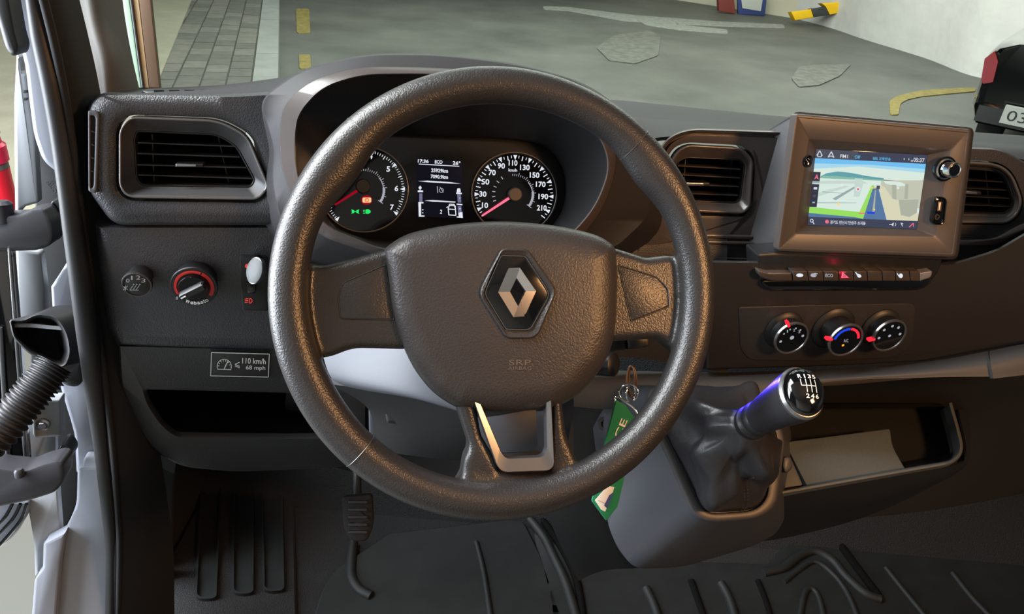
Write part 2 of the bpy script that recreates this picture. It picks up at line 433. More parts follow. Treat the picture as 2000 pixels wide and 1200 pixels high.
# paint on the road, and patches imitating windscreen reflections
_pz = [0]
def paint(name, c, m, label, cat='road marking', group=None):
    _pz[0] += 1
    g = [G(*p[:2]) for p in rp([q + (4,) if len(q) == 2 else q for q in c], 3)]
    o = flat_poly(name, [tuple(p[:2]) for p in g], 0, .003 + .0015 * _pz[0], m); tag(o, label, cat, group)
paint('painted_line', [(1060, 12), (1110, 14), (1240, 30), (1400, 42), (1530, 48), (1534, 56), (1400, 52), (1220, 42), (1110, 22), (1062, 19)], 'road_white', 'long worn white painted line across the far roadway', group=None)
paint('painted_line', [(1245, 40), (1300, 46), (1420, 58), (1422, 67), (1330, 60), (1262, 50)], 'road_white', 'short worn white painted line just nearer than the long one')
paint('painted_line', [(1318, 42), (1330, 42), (1352, 62), (1336, 60)], 'road_white', 'white stub crossing between the two far white lines')
paint('yellow_dash', [(578, 18), (604, 18), (606, 66), (580, 66)], 'road_yellow', 'farther yellow dash painted beside the kerb')
paint('yellow_dash', [(584, 108), (606, 108), (608, 136), (585, 136)], 'road_yellow', 'nearer yellow dash painted beside the kerb')
paint('yellow_curve', [(1738, 226), (1736, 200), (1750, 190), (1772, 184), (1800, 178), (1860, 174), (1905, 172), (1905, 180), (1860, 184), (1800, 190), (1772, 196), (1758, 204), (1754, 226)], 'road_yellow', 'yellow curved bay line on the road behind the dark car')
paint('reflection_patch', [(1165, 95), (1200, 70), (1270, 60), (1290, 75), (1285, 110), (1240, 126), (1190, 120)], 'reflection_tone', 'pale round windscreen reflection painted on the roadway above the steering wheel', 'painted reflection')  # pale patch on the road stands in for a windscreen reflection
paint('reflection_patch', [(1560, 132), (1600, 128), (1662, 127), (1640, 150), (1600, 168), (1560, 172), (1545, 155)], 'reflection_tone', 'pale fan-shaped windscreen reflection painted on the roadway above the screen', 'painted reflection')  # fan-shaped glass reflection, put into the road colour
# walls
def wall(name, base, hgt, m, th=.25):
    base = [Vector((p[0], p[1], 0)) for p in base]; cc = cr(base, 6) if len(base) > 2 else base
    bm = bmesh.new(); fr, bk = [], []
    for i, p in enumerate(cc):
        t = (cc[min(i + 1, len(cc) - 1)] - cc[max(i - 1, 0)]).normalized(); nn = Vector((-t.y, t.x, 0))
        if nn.dot(p) < 0: nn = -nn
        fr.append((bm.verts.new(p), bm.verts.new(p + Vector((0, 0, hgt))))); q = p + nn * th
        bk.append((bm.verts.new(q), bm.verts.new(q + Vector((0, 0, hgt)))))
    for i in range(len(cc) - 1):
        for a, b, c, d in ((fr[i][0], fr[i + 1][0], fr[i + 1][1], fr[i][1]), (bk[i][0], bk[i][1], bk[i + 1][1], bk[i + 1][0]), (fr[i][1], fr[i + 1][1], bk[i + 1][1], bk[i][1])):
            bm.faces.new((a, b, c, d))
    for i in (0, -1): bm.faces.new((fr[i][0], fr[i][1], bk[i][1], bk[i][0]))
    return from_bm(name, bm, m, None, 60, kind='structure')
wall('wall_right', [G(1552, 36), G(1620, 54), G(1691, 78), G(1805, 113), G(1919, 153), G(1919, 153) + Vector((1.2, .3, 0)), G(1919, 153) + Vector((7, 6.5, 0))], 3.4, 'plaster')
wall('wall_far', [G(1180, -22), G(1552, 36)], 3.4, 'cream_wall')
wall('wall_left', [Vector((-9.5, 1, 0)), Vector((-7.5, 14, 0))], 3.2, 'beige_wall')
tg = thing('trim_rail', None, None, G(1553, 42), kind='structure')
tg.name = 'trim_1'; WM['trim_1'] = Matrix.Translation(tg.location)
gp = G(1553, 42); TPL = PL(0, 0, 0, 4, 10, o=gp - Vector((0, .6, 0)))
for c, m_ in (([(1545, 23), (1584, 18), (1589, 34), (1553, 40)], 'bumper_yellow'), ([(1584.6, 17), (1612, 13), (1620, 28.6), (1589.6, 34)], 'bumper_black'),
              ([(1604, 6), (1649, 4), (1654, 23), (1620.6, 28.6), (1612.5, 13)], 'bumper_yellow'), ([(1649.6, 4), (1675, 0), (1681, 15), (1654.6, 22)], 'bumper_black'),
              ([(1675.6, 0), (1708, -8), (1714, 5), (1681.6, 14.6)], 'bumper_yellow')):
    slab('bumper_block', TPL, c, 0, .16, m_, tg, bev=.012, k=2)
WPL = PL(0, 0, 0, 6, 0, o=G(1440, 27))
o = slab('red_post', WPL, [(1402, -30), (1432, -28), (1436, 27), (1404, 22)], .12, .12, 'brick_red', None, bev=.01); tag(o, 'brick red post at the foot of the cream wall', 'post')
t = thing('blue_edged_board', 'white board with blue edge leaning on the cream wall beside the red post', 'board', WPL.at(1468, 30))
slab('board_edge', WPL, [(1439, -30), (1500, -28), (1494, 31), (1442, 28)], .06, .05, 'blue_paint', t, bev=.01)
slab('board_face', WPL, [(1444, -30), (1494, -28), (1486, 22), (1450, 16)], .066, .01, 'plate_white', t, bev=.002)
# dark car at the right
A_, B_ = G(1897, 236, .32), G(1998, 274, .32); yw = -36
CP = PL(0, 0, 0, yw, 0, o=A_)
car = thing('parked_car', 'glossy black car with red tail light parked beyond the screen, seen from behind', 'car', Vector((A_.x + .9, A_.y + .5, 0)))
L_ = [CP.loc(x, y) for x, y in ((1899, 238), (1896, 205), (1905, 178), (1915, 150), (1926, 112), (1946, 94), (1985, 86))]
W_ = 1.78
prof = [(u, v) for u, v in L_] + [(W_ - u, v) for u, v in reversed(L_)]
def carring(h, f, dv=0): return [CP.pt(W_ / 2 + (u - W_ / 2) * f, v + dv * (v / L_[-1][1]), h) for u, v in prof]
loft('car_body', [carring(-.04, .93), carring(0, .97), carring(-.1, 1.0), carring(-.5, 1.03), carring(-2.6, 1.03), carring(-3.9, 1.0, -.25), carring(-4.1, .9, -.3)], 'car_black', car, cap0=True, sharp=50)
tp = L_[-1][1]
loft('cabin_roof', [[CP.pt(W_ / 2 + s * a, tp - .02 + z, h) for s, z in ((-1, 0), (1, 0), (.8, .42), (-.8, .42))] for h, a in ((-.35, .72), (-.6, .76), (-2.2, .76), (-2.7, .74))], 'car_glass', car, cap0=True, sharp=30)
for s in (0, 1):
    c = [CP.loc(x, y) for x, y in ((1924, 114), (1944, 99), (1950, 120), (1940, 160), (1921, 163), (1917, 155))]
    pts = [((u if s == 0 else W_ - u), v) for u, v in c]
    loft('tail_light', [[CP.pt(u, v, h) for u, v in pts] for h in (-.04, .022)], 'tail_red', car)
c = [CP.loc(x, y) for x, y in ((1895, 206), (1897, 234), (1930, 250), (1932, 240), (1901, 224))]
loft('rear_bumper', [[CP.pt(u, v, h) for u, v in ((.02, .02), (W_ - .02, .02), (W_ - .02, .16), (.02, .16))] for h in (-.05, .06)], 'car_black', car)
pu0, pv0 = CP.loc(1952, 238, .03); ph = .15
pl_ = loft('number_plate', [[CP.pt(u, v, h) for u, v in ((pu0, pv0), (pu0 + .5, pv0), (pu0 + .5, pv0 + ph), (pu0, pv0 + ph))] for h in (.0, .065)], 'plate_white', car)
# letters on the plate in the plane's own coordinates
_vv, _ff = text_mesh('039')
me = bpy.data.meshes.new('plate_number'); me.from_pydata([CP.pt(pu0 + .04 + x * .24, pv0 + .03 + y * .09, .067) for x, y in _vv], [], _ff)
finish('plate_number', me, 'bumper_black', car)
for s in (.12, W_ - .12):
    for hh in (-.7, -3.3):
        lathe('wheel', CP.pt(s, .01, hh) - Vector((0, 0, .0)), CP.u, [(.2, -.1), (.31, -.1), (.33, -.06), (.33, .06), (.31, .1), (.2, .1)], 'tyre', car, seg=28)
# red post outside the open door
pc = P(8, 400, 2.3); RP = thing('red_road_post', 'bright red plastic post with pink top standing outside behind the door hinge', 'post', Vector((pc.x, pc.y, 0)))
def zat(py): return P(12, py, 2.3).z
ax = Vector((0, 0, 1)); o0 = Vector((pc.x, pc.y, 0)); r_ = .042
lathe('post_body', o0, ax, [(r_ * 1.6, 0), (r_ * 1.6, .03), (r_ * .8, .05), (r_ * .62, zat(640)), (r_, zat(313))], 'red_plastic', RP)
lathe('grey_band', o0, ax, [(r_, zat(313) + .001), (r_, zat(301))], 'grey_band', RP)
lathe('pink_cap', o0, ax, [(r_, zat(300)), (r_ * 1.12, zat(296)), (r_ * 1.15, zat(262)), (r_ * .95, zat(256)), (r_ * .9, zat(240)), (r_ * 1.0, zat(236)), (r_, zat(222)), (r_ * .7, zat(216))], 'pink_plastic', RP)

# ================================================================== DOOR OPENING
YW = 14
DP = PL(150, 600, .98, 14, 8)          # plane of the body flange seen through the door opening
body = thing('door_pillar', 'silver painted front door pillar and sill beside the black door seal', 'car body', DP.at(150, 1200))
# silver return of the windscreen pillar, ending in a rounded foot
slab('pillar_return', DP, [(8, -40), (50, 130), (58, 200, 20), (66, 262, 20), (84, 315, 18), (130, 350, 20), (150, 330), (120, 200), (60, -40)], .03, .03, 'silver_paint', body, bev=.004)
slab('inner_panel', DP, [(100, 560), (120, 530, 14), (138, 500, 10), (160, 520), (190, 700), (205, 925), (150, 925, 6), (146, 850, 6), (140, 826, 14), (118, 755, 14), (104, 620)], -.045, .02, 'silver_paint', body, bev=.004)
slab('sill_panel', DP, [(152, 912, 10), (215, 912), (222, 1060), (222, 1260), (104, 1260), (116, 1120, 20), (126, 1040, 20), (150, 985, 14)], .0, .04, 'silver_paint', body, bev=.004)
slab('sill_flange', DP, [(68, 1132, 6), (84, 1112, 6), (86, 1062, 4), (128, 1040), (118, 1100), (106, 1260), (58, 1260)], .015, .02, 'silver_paint', body, bev=.004)
slab('wheel_arch_shadow_panel', DP, [(58, 80), (80, 200), (150, 340), (190, 560), (216, 930), (150, 990), (118, 1050), (60, 1000), (60, 500), (76, 330)], -.09, .01, 'black_matte', body, bev=.002).name = 'hinge_shadow_panel'  # black panel put in as the shade behind the hinges
for c in ([(101, 390, 8), (112, 397, 8), (121, 410, 10), (119, 436, 8), (104, 443, 8), (96, 420, 8)], [(116, 872, 8), (126, 868, 8), (140, 885, 10), (138, 902, 8), (124, 902, 6), (114, 890, 6)]):
    ci = off(c, 5)
    ringframe('catch_loop', DP, c, ci, .0, .03, 'hinge_metal', body, bev=.002)
# plates bolted on the door side of the opening
hp = thing('hinge_plate', 'pale primed steel hinge plate behind the upper hinge arm', 'bracket', DP.at(50, 560))
slab('plate', DP, [(33, 104, 4), (41, 112, 3), (41, 138, 3), (52, 146, 3), (58, 200), (68, 262), (76, 396, 6), (46, 404, 6), (30, 424), (28, 200)], -.02, .012, 'primer_metal', hp, bev=.003)
slab('plate', DP, [(31, 486), (81, 492, 8), (88, 560), (90, 640), (34, 640)], -.02, .012, 'primer_metal', hp, bev=.003)
slab('slot', DP, [(45, 176, 3), (54, 176, 3), (54, 181), (45, 181)], -.0185, .004, 'black_matte', hp, bev=.0005)
slab('slot', DP, [(45, 191), (54, 191), (54, 196, 3), (45, 196, 3)], -.0185, .004, 'black_matte', hp, bev=.0005)
lp = thing('lower_hinge_plate', 'grey steel bracket with one hexagon bolt below the ribbed cable hose', 'bracket', DP.at(85, 1060))
slab('bracket', DP, [(60, 781), (117, 781, 3), (118, 852, 3), (66, 856, 8)], .0, .02, 'primer_metal', lp, bev=.003)
slab('backing_plate', DP, [(46, 800), (108, 800), (109, 886, 5), (76, 892, 4), (74, 905), (52, 915)], -.02, .01, 'primer_metal', lp, bev=.002)
slab('lower_plate', DP, [(52, 975), (113, 955), (119, 1040, 3), (85, 1058, 8), (79, 1074), (78, 1125, 3), (69, 1125, 3), (67, 1060)], -.01, .012, 'primer_metal', lp, bev=.003)
bp_ = DP.at(86, 828, 0)
lathe('bolt_washer', bp_, DP.n, [(.0085, .0), (.0085, .003), (.007, .004)], 'satin_metal', lp, seg=28)
lathe('bolt_head', bp_ + DP.n * .004, DP.n, [(.0058, 0), (.0058, .004), (.005, .005)], 'satin_metal', lp, seg=6)
# hinge arms: bent cast bars
HP = PL(60, 450, .90, 14, 12)
od = thing('open_door', 'dark edge of the open front door with bright metal beads and two cast hinge arms', 'car door', P(0, 1060, .95))
arm = slab('hinge_arm', HP, [(-60, 424), (39, 420, 8), (60, 409, 8), (86, 406, 8), (101, 424, 12), (105, 455, 12), (102, 478, 12), (76, 489, 14), (-60, 493)], .0, .035, 'hinge_metal', od, bev=.004, label='upper black cast hinge arm')
pv = lathe('hinge_pin', HP.at(6, 418, -.01), HP.v, [(.012, -.01), (.012, .012), (.008, .016)], 'hinge_metal', arm, seg=24)
arm2 = slab('hinge_arm', HP, [(-60, 905), (6, 916, 8), (50, 920, 8), (79, 908, 10), (112, 899, 8), (124, 905, 6), (126, 935, 12), (112, 960, 14), (60, 977, 14), (-60, 1002)], .02, .035, 'hinge_metal', od, bev=.004, label='lower grey cast hinge arm')
lathe('hinge_pin', HP.at(38, 926, .024), HP.v, [(.006, -.004), (.006, .004), (.004, .007)], 'hinge_metal', arm2, seg=20)
# edge of the open door
OD = PL(20, 700, .95, 14, 6)
slab('door_edge', OD, [(-80, 470), (16, 470), (52, 918), (-80, 918)], -.012, .02, 'gloss_black', od, bev=.003)
for (a, b, r__) in (((18, 480), (51, 916), .0022), ((25, 500), (56, 900), .0012), ((0, 640), (17, 916), .003), ((-14, 640), (5, 916), .002)):
    tube('edge_bead', [OD.at(*a, -.009), OD.at(*b, -.009)], r__, 'satin_metal', od, n=8)
slab('door_skin', OD, [(-80, 978), (58, 978, 6), (55, 1005, 20), (32, 1045, 20), (-80, 1130)], -.03, .02, 'silver_paint', od, bev=.004)
for i, (a, b, c2) in enumerate((((52, 985), (38, 1020), (-10, 1075)), ((40, 985), (24, 1015), (-10, 1050)), ((24, 985), (10, 1010), (-10, 1030)))):
    tube('edge_bead', cr([OD.at(*a, -.02), OD.at(*b, -.02), OD.at(*c2, -.02)], 6), .0026, 'gloss_black', od, n=8)
slab('window_frame', OD, [(-60, -40), (12, -40), (30, 60), (39, 92, 10), (33, 109, 10), (22, 109, 10), (11, 93, 10), (-10, 20), (-60, -20)], .02, .03, 'black_plastic', od, bev=.004)
# rubber boot and ribbed cable hose between door and pillar
bt = thing('cable_boot', 'black rubber cable boot with open mouth and ribbed hose', 'cable boot', DP.at(120, 715))
BP = PL(85, 660, .90, 10, 20)
c_out = [(18, 624, 8), (45, 626, 8), (72, 613, 14), (112, 618, 18), (132, 650, 18), (139, 690, 16), (128, 718, 12), (104, 717, 10), (56, 690, 12), (26, 660, 12)]
c_in = off(c_out, 5)
bk = [(60, 620, 20), (100, 598, 30), (130, 596, 20), (170, 600, 20), (190, 640, 20), (192, 690, 20), (175, 706, 16), (150, 712, 12), (100, 700, 12), (60, 670, 12)]
loft('boot_shell', [R3(BP, bk, -.07, 0), R3(BP, bk, -.045, 0), R3(BP, off(c_out, -1), -.004), R3(BP, c_out, .0, 0), R3(BP, off(c_out, 1.5), .002), R3(BP, c_in, .0), R3(BP, off(c_in, 3), -.012), R3(BP, off(c_in, 12), -.04)], 'rubber', bt, sharp=60)
slab('boot_base', DP, [(118, 690), (150, 705), (163, 700), (163, 745, 10), (150, 757, 10), (125, 752, 10), (112, 735, 10)], -.02, .02, 'rubber', bt, bev=.006)
slab('mouth_strip', BP, [(26, 632), (60, 632), (124, 639), (126, 646), (60, 640), (26, 640)], -.008, .002, 'primer_metal', bt, bev=.0005)
cp = cr([P(108, 712, .90), P(80, 748, .89), P(40, 796, .88), P(-20, 862, .87), P(-90, 900, .86)], 36)
hose, rr = cp, [.0205 + .0020 * math.tanh(2.2 * math.sin(2 * math.pi * i / 6.0)) for i in range(len(cp))]
tube('ribbed_hose', hose, rr, 'rubber', bt, n=22, sharp=70)
# door seal
seal = thing('door_seal', 'black rubber door seal running from roof to floor between pillar and dashboard', 'door seal', DP.at(220, 1200))
L1 = [(47, -40), (62, 60), (82, 140), (101, 240), (116, 335), (128, 420), (140, 500), (152, 600), (170, 760), (186, 880), (199, 980), (208, 1090), (206, 1260)]
R1 = [(78, -40), (108, 80), (130, 190), (147, 300), (162, 420), (176, 520), (190, 620), (203, 700), (214, 790), (224, 880), (233, 1000), (237, 1080), (233, 1260)]
def fac(py): return .866 / (.866 + .5 * (600 - py) / FPX)
def dseal(py): return .90 * fac(py) - .012
mid = [P((a[0] * .62 + b[0] * .38), (a[1] + b[1]) / 2, dseal(a[1])) for a, b in zip(L1, R1)]
wd = [abs(b[0] - a[0]) * .40 * dseal(a[1]) / FPX for a, b in zip(L1, R1)]
wdd = [wd[0]] ; sub_ = 6
mm = cr(mid, sub_); ww = [wd[min(int(i / sub_), len(wd) - 1)] * (1 - (i / sub_) % 1) + wd[min(int(i / sub_) + 1, len(wd) - 1)] * ((i / sub_) % 1) for i in range(len(mm))]
tube('outer_bulb', mm, ww, 'rubber', seal, n=16, sharp=80)
tube('inner_bead', cr([P(b[0] - 3, b[1], dseal(b[1]) - .008) for b in R1], 6), .0042, 'rubber_bead', seal, n=10, sharp=80)
tube('inner_bulb', cr([P(b[0] - 9, b[1], dseal(b[1]) + .004) for b in R1], 6), .0075, 'rubber', seal, n=12, sharp=80)
# trims inside the pillar
pf = thing('pillar_lining', 'dark lining and grey-brown trim of the windscreen pillar above the dashboard corner', 'pillar trim', P(200, 420, .95))
patch('felt_lining', [[P(x0, y, d * fac(y) * 1.01) for x0, d in ((xl, .875), ((xl + xr) / 2, .90), (xr, .95))] for y, xl, xr in ((-60, 66, 140), (60, 100, 170), (180, 126, 196), (320, 146, 215), (460, 165, 240), (620, 188, 270), (800, 213, 300), (1000, 232, 330), (1100, 236, 340), (1260, 233, 340))], 'felt_trim', pf, th=.004, sub=4)
patch('pillar_cover', [[P(x, y, d) for x, y, d in r] for r in (
    ((128, -60, .93), (160, -60, .895), (200, -60, .92), (232, -60, 1.0)),
    ((150, 40, .93), (176, 40, .895), (215, 40, .92), (245, 40, 1.0)),
    ((172, 120, .93), (198, 120, .895), (235, 120, .92), (260, 120, 1.0)),
    ((188, 190, .93), (208, 190, .895), (245, 190, .93), (275, 185, 1.0)))], 'pillar_trim', pf, th=.004, sub=6)
wf = thing('windscreen_frame', 'pale green glass edge with cream and bronze reflections built as strips beside the windscreen pillar', 'window frame', P(280, 172, 1.08))
for nm, m_, pts, d_ in (('glass_edge', 'teal_paint', [(228, -40), (247, -40), (276, 172), (262, 172)], 1.06), ('seal_strip', 'black_plastic', [(247.5, -40), (253, -40), (281, 172), (276.5, 172)], 1.055),
                    ('cream_reflection_strip', 'cream_edge', [(253.5, -40), (266, -40), (291, 172), (281.5, 172)], 1.06), ('bronze_reflection_strip', 'bronze', [(266.5, -40), (290, -40), (312, 172), (291.5, 172)], 1.06)):  # cream and bronze strips imitate a reflection of the windscreen moulding
    slab(nm, PL(270, 80, d_, 14, 30), pts, 0, .012, m_, wf, bev=.0012)
# windscreen: laminated pane leaning back over the dashboard
ws = [P(262, 178, 1.02), P(1520, 240, 1.55), P(2160, 300, 1.65)]
wb = [Vector(p) for p in cr([P(255, 182, 1.03), P(900, 150, 1.30), P(1520, 236, 1.48), P(2160, 296, 1.50)], 8)]
rowt = [p + Vector((-.02, -.62, .62)) for p in wb]
bm = bmesh.new(); a_ = [bm.verts.new(p) for p in wb]; b_ = [bm.verts.new(p) for p in rowt]
ring_faces(bm, a_, b_, closed=False)
o = from_bm('window_1', bm, 'windscreen', None, 60, kind='structure')

# ================================================================== CABIN FLOOR
ZF = .72
floor_c = [(-.62, .45), (1.35, .45), (1.35, 1.25), (-.62, 1.25)]
flat_poly('floor', floor_c, ZF - .03, ZF, 'carpet', kind='structure')
def F(px, py, z=0): return G(px, py, ZF + z)
tb = [[Vector((x, 1.12, ZF)), Vector((x, 1.25, ZF + .14)), Vector((x, 1.33, ZF + .4)), Vector((x, 1.36, ZF + .62))] for x in (-.62, 0, .7, 1.35)]
patch('wall_front', tb, 'carpet', None, th=.01, sub=4, kind='structure')
def fslab(name, c, z0, z1, m, parent, bev=.004, k=4):
    lo = [G(x, y, z1) for x, y in rp(c, k)]; mid_ = [Vector((p.x, p.y, z1 - bev)) for p in lo]
    hi = [G(x, y, z1) for x, y in rp(off(c, bev * 900), k)]
    return loft(name, [[Vector((p.x, p.y, z0)) for p in lo], mid_, hi], m, parent, cap0=True)
flat_poly('ceiling', [(-.72, -1.0), (1.5, -1.0), (1.5, .52), (-.72, .52)], 2.5, 2.54, 'headliner', kind='structure')
flat_poly('wall_rear', [(-.72, -1.05), (1.5, -1.05), (1.5, -1.0), (-.72, -1.0)], ZF, 2.5, 'headliner', kind='structure')
flat_poly('wall_passenger_door', [(1.42, -1.0), (1.5, -1.0), (1.5, 1.3), (1.42, 1.3)], ZF - .03, 1.62, 'black_plastic', kind='structure')
bm = bmesh.new(); _q = [(.92, ZF - .03), (1.32, ZF - .03), (1.32, 1.2), (1.1, 1.40), (.92, 1.50)]
_a = [bm.verts.new((-.64, y, z)) for y, z in _q]; _b = [bm.verts.new((-.62, y, z)) for y, z in _q]
ring_faces(bm, _a, _b); bm.faces.new(_a); bm.faces.new(_b[::-1]); from_bm('wall_footwell', bm, 'carpet', None, kind='structure')
# driver's mat with three long grooves
dm = thing('driver_floor_mat', 'black grained rubber mat with long rounded grooves in the driver footwell', 'floor mat', F(470, 1180))
fslab('mat_sheet', [(262, 1230), (300, 1150, 20), (400, 960, 20), (560, 900, 20), (575, 1000, 10), (580, 1230)], ZF, ZF + .008, 'carpet', dm)
for a, b in (((413, 940), (402, 1150)), ((475, 925), (474, 1140)), ((530, 925), (534, 1135))):
    rx = 21
    cc = [(a[0] - rx, a[1]), (a[0] + rx, a[1]), (b[0] + rx, b[1], 20), (b[0] + rx, b[1] + 20, 20), (b[0] - rx, b[1] + 20, 20), (b[0] - rx, b[1], 20)]
    o_ = [G(x, y, ZF + .016) for x, y in rp(cc, 5)]; i_ = [G(x, y, ZF + .016) for x, y in rp(off(cc, 4), 5)]
    ii = [Vector((p.x, p.y, ZF + .010)) for p in i_]
    loft('groove', [[Vector((p.x, p.y, ZF + .006)) for p in o_], o_, i_, ii], 'mat_rubber', dm)
fm = thing('cab_floor_mat', 'dark green-grey moulded rubber mat with raised ridges under the gear lever console', 'floor mat', F(1500, 1190))
fslab('mat_sheet', [(1080, 1240), (1075, 1180), (1040, 1030, 20), (1130, 1090), (1500, 1100), (1560, 1040, 30), (1640, 1040, 20), (2100, 900), (2100, 1240)], ZF, ZF + .008, 'mat_rubber', fm)
fslab('mat_sheet', [(600, 1240), (640, 1120, 40), (760, 1040), (1020, 1010, 20), (1060, 1090, 20), (1110, 1240)], ZF, ZF + .008, 'mat_rubber', fm)
def ridge(pts, r, m='mat_rubber', nm='ridge'): tube(nm, cr([G(x, y, ZF + .008) for x, y in pts], 6), r, m, fm, n=8)
ridge([(1035, 1015), (1062, 1050), (1082, 1090), (1105, 1140), (1130, 1220)], .010)
ridge([(1055, 1010), (1090, 1060), (1125, 1130), (1140, 1220)], .008, 'cavity', 'slot')
ridge([(1490, 1120), (1530, 1110), (1560, 1088), (1590, 1078), (1625, 1095), (1650, 1125), (1690, 1160), (1720, 1172)], .010)
ridge([(1530, 1138), (1565, 1110), (1592, 1098), (1625, 1120), (1655, 1160), (1680, 1220)], .006)
ridge([(1630, 1050), (1660, 1092), (1690, 1132), (1716, 1166)], .009, 'cavity', 'slot')
ridge([(1262, 1150), (1276, 1180), (1290, 1220)], .009); ridge([(1408, 1140), (1424, 1170), (1440, 1220)], .009)
ridge([(1350, 1135), (1362, 1170), (1380, 1220)], .007, 'cavity', 'slot'); ridge([(1560, 1220), (1570, 1165), (1582, 1150), (1598, 1165), (1612, 1220)], .006)
ridge([(1480, 1135), (1494, 1170), (1510, 1220)], .006, 'cavity', 'slot'); ridge([(1730, 1110), (1770, 1160), (1820, 1220)], .006); ridge([(1860, 1120), (1900, 1170), (1950, 1220)], .006)
ridge([(690, 1060), (686, 1120), (700, 1150), (725, 1165)], .010); ridge([(930, 1060), (945, 1120), (960, 1220)], .006)
# pedals
def pedal(px, py, d, w_, h_, label):
    PP = PL(px, py, d, 8, 32); t = thing('pedal', label, 'pedal', PP.at(px, py + h_))
    c = [(px - w_ * .5, py - h_ * .45, 8), (px + w_ * .45, py - h_ * .5, 8), (px + w_ * .5, py + h_ * .15, 12), (px + w_ * .3, py + h_ * .5, 12), (px - w_ * .22, py + h_ * .5, 14), (px - w_ * .45, py + h_ * .2, 12)]
    slab('pedal_pad', PP, c, 0, .012, 'rubber_bead', t, bev=.003, crown=.003)
    for i in range(5):
        yy = py - h_ * .36 + i * h_ * .16
        slab('tread_rib', PP, [(px - w_ * .3, yy, 2), (px + w_ * .3, yy, 2), (px + w_ * .3, yy + h_ * .06, 2), (px - w_ * .3, yy + h_ * .06, 2)], .006, .004, 'rubber', t, bev=.0008)
    tube('pedal_arm', cr([PP.at(px, py, -.012), PP.at(px - 2, py - 60, -.04), P(px - 2, py - 170, d + .12)], 6), .008, 'black_plastic', t, n=10)
pedal(699, 1012, 1.22, 62, 92, 'worn black clutch pedal below the left side of the steering wheel')

# ================================================================== DASHBOARD
dash = thing('dashboard', 'black grained plastic dashboard with curved hood over the instruments', 'dashboard', P(900, 700, 1.0))
AP = PL(370, 310, .80, 14, 8)
k_ = 7
# left pod with hole for its vent
pod_o = [(170, 205, 26), (196, 180, 22), (430, 184, 40), (575, 176, 10), (600, 430, 10), (575, 440, 6), (222, 440, 26), (172, 372, 20)]
vent_o = [(226, 250, 14), (250, 224, 18), (432, 230, 30), (490, 262, 22), (531, 366, 16), (508, 397, 14), (246, 393, 22), (226, 368, 14)]
pod_f = off(pod_o, 7)
loft('left_pod', [R3(AP, off(pod_o, 3), -.12, 0, k_), R3(AP, pod_o, -.016, 0, k_), R3(AP, off(pod_o, 2), -.006, 0, k_), R3(AP, pod_f, .0, 0, k_), R3(AP, off(vent_o, -16), .003, 0, k_), R3(AP, vent_o, -.001, 0, k_), shift(R3(AP, vent_o, -.001, 0, k_), AP, -.02)], 'dash_plastic', dash, cap1=False, sharp=60)
# side panel under the pod
SP = AP.sub(370, 440, -.014, tilt=-2)
sp_o = [(186, 436, 4), (620, 436), (760, 520), (760, 705), (620, 692), (234, 682, 10), (212, 640, 20), (194, 520, 30)]
loft('side_panel', [shift(R3(SP, sp_o, 0, 0, k_), SP, -.12), R3(SP, sp_o, -.012, 0, k_), R3(SP, off(sp_o, 9), -.003, 0, k_), R3(SP, off(sp_o, 26), 0, 0, k_)], 'dash_plastic', dash, sharp=60)
# lower pocket moulding
KP = SP.sub(380, 684, -.004, tilt=-14)
kp_o = [(232, 674, 3), (560, 682), (716, 690, 10), (716, 800), (716, 905, 20), (640, 915), (460, 922, 30), (345, 912, 40), (282, 860, 30), (236, 753, 20)]
kp_i = [(283, 761, 8), (420, 764), (612, 769, 14), (640, 800, 8), (640, 852, 12), (560, 853, 4), (460, 852, 4), (345, 850, 12), (318, 828, 10), (292, 790, 10)]
loft('pocket_moulding', [shift(R3(KP, kp_o, 0, 0, k_), KP, -.12), R3(KP, kp_o, -.006, 0, k_), R3(KP, off(kp_o, 3), 0, 0, k_), R3(KP, off(kp_i, -5), .004, 0, k_), R3(KP, kp_i, .001, 0, k_), shift(R3(KP, kp_i, 0, 2, k_), KP, -.03)], 'dash_lower', dash, cap1=False, sharp=45)
loft('pocket_liner', [shift(R3(KP, kp_i, 0, 1.5, k_), KP, -.004), shift(R3(KP, kp_i, 0, 6, k_), KP, -.10)], 'cavity', dash)
# small step below the pocket, beside the footwell
slab('kick_panel', KP, [(262, 868, 4), (300, 905, 8), (340, 925), (330, 1160), (262, 1150)], -.03, .02, 'dash_lower', dash, bev=.003)
# hood over the instruments: shell from the dash top forward to the bezel lip, then a funnel to the dial face
IP = PL(860, 380, .90, 14, 22)          # dial face plane
HB = PL(860, 300, .80, 14, 22)          # bezel lip plane
lip_o = [(545, 262, 30), (552, 205, 26), (606, 157, 34), (700, 130, 50), (860, 132, 60), (1010, 146, 60), (1130, 190, 60), (1200, 268, 40), (1204, 330, 30), (1178, 410, 40), (1130, 470, 30), (960, 500, 30), (740, 500, 30), (625, 462, 30), (575, 400, 40), (550, 330, 30)]
lip_i = [(577, 262, 26), (584, 222, 24), (628, 172, 30), (706, 146, 44), (860, 145, 60), (1000, 160, 60), (1110, 202, 55), (1178, 275, 40), (1190, 330, 30), (1164, 402, 40), (1112, 462, 30), (956, 488, 30), (748, 488, 30), (640, 444, 30), (598, 392, 36), (578, 330, 30)]
hood = [(535, 290, 20), (505, 196, 30), (585, 138, 40), (712, 105, 60), (860, 106, 60), (1010, 124, 60), (1150, 162, 60), (1230, 250, 40), (1262, 330, 40), (1275, 420, 40), (1200, 490, 30), (960, 520, 30), (740, 520, 30), (590, 490, 30), (545, 430, 30), (530, 350, 30)]
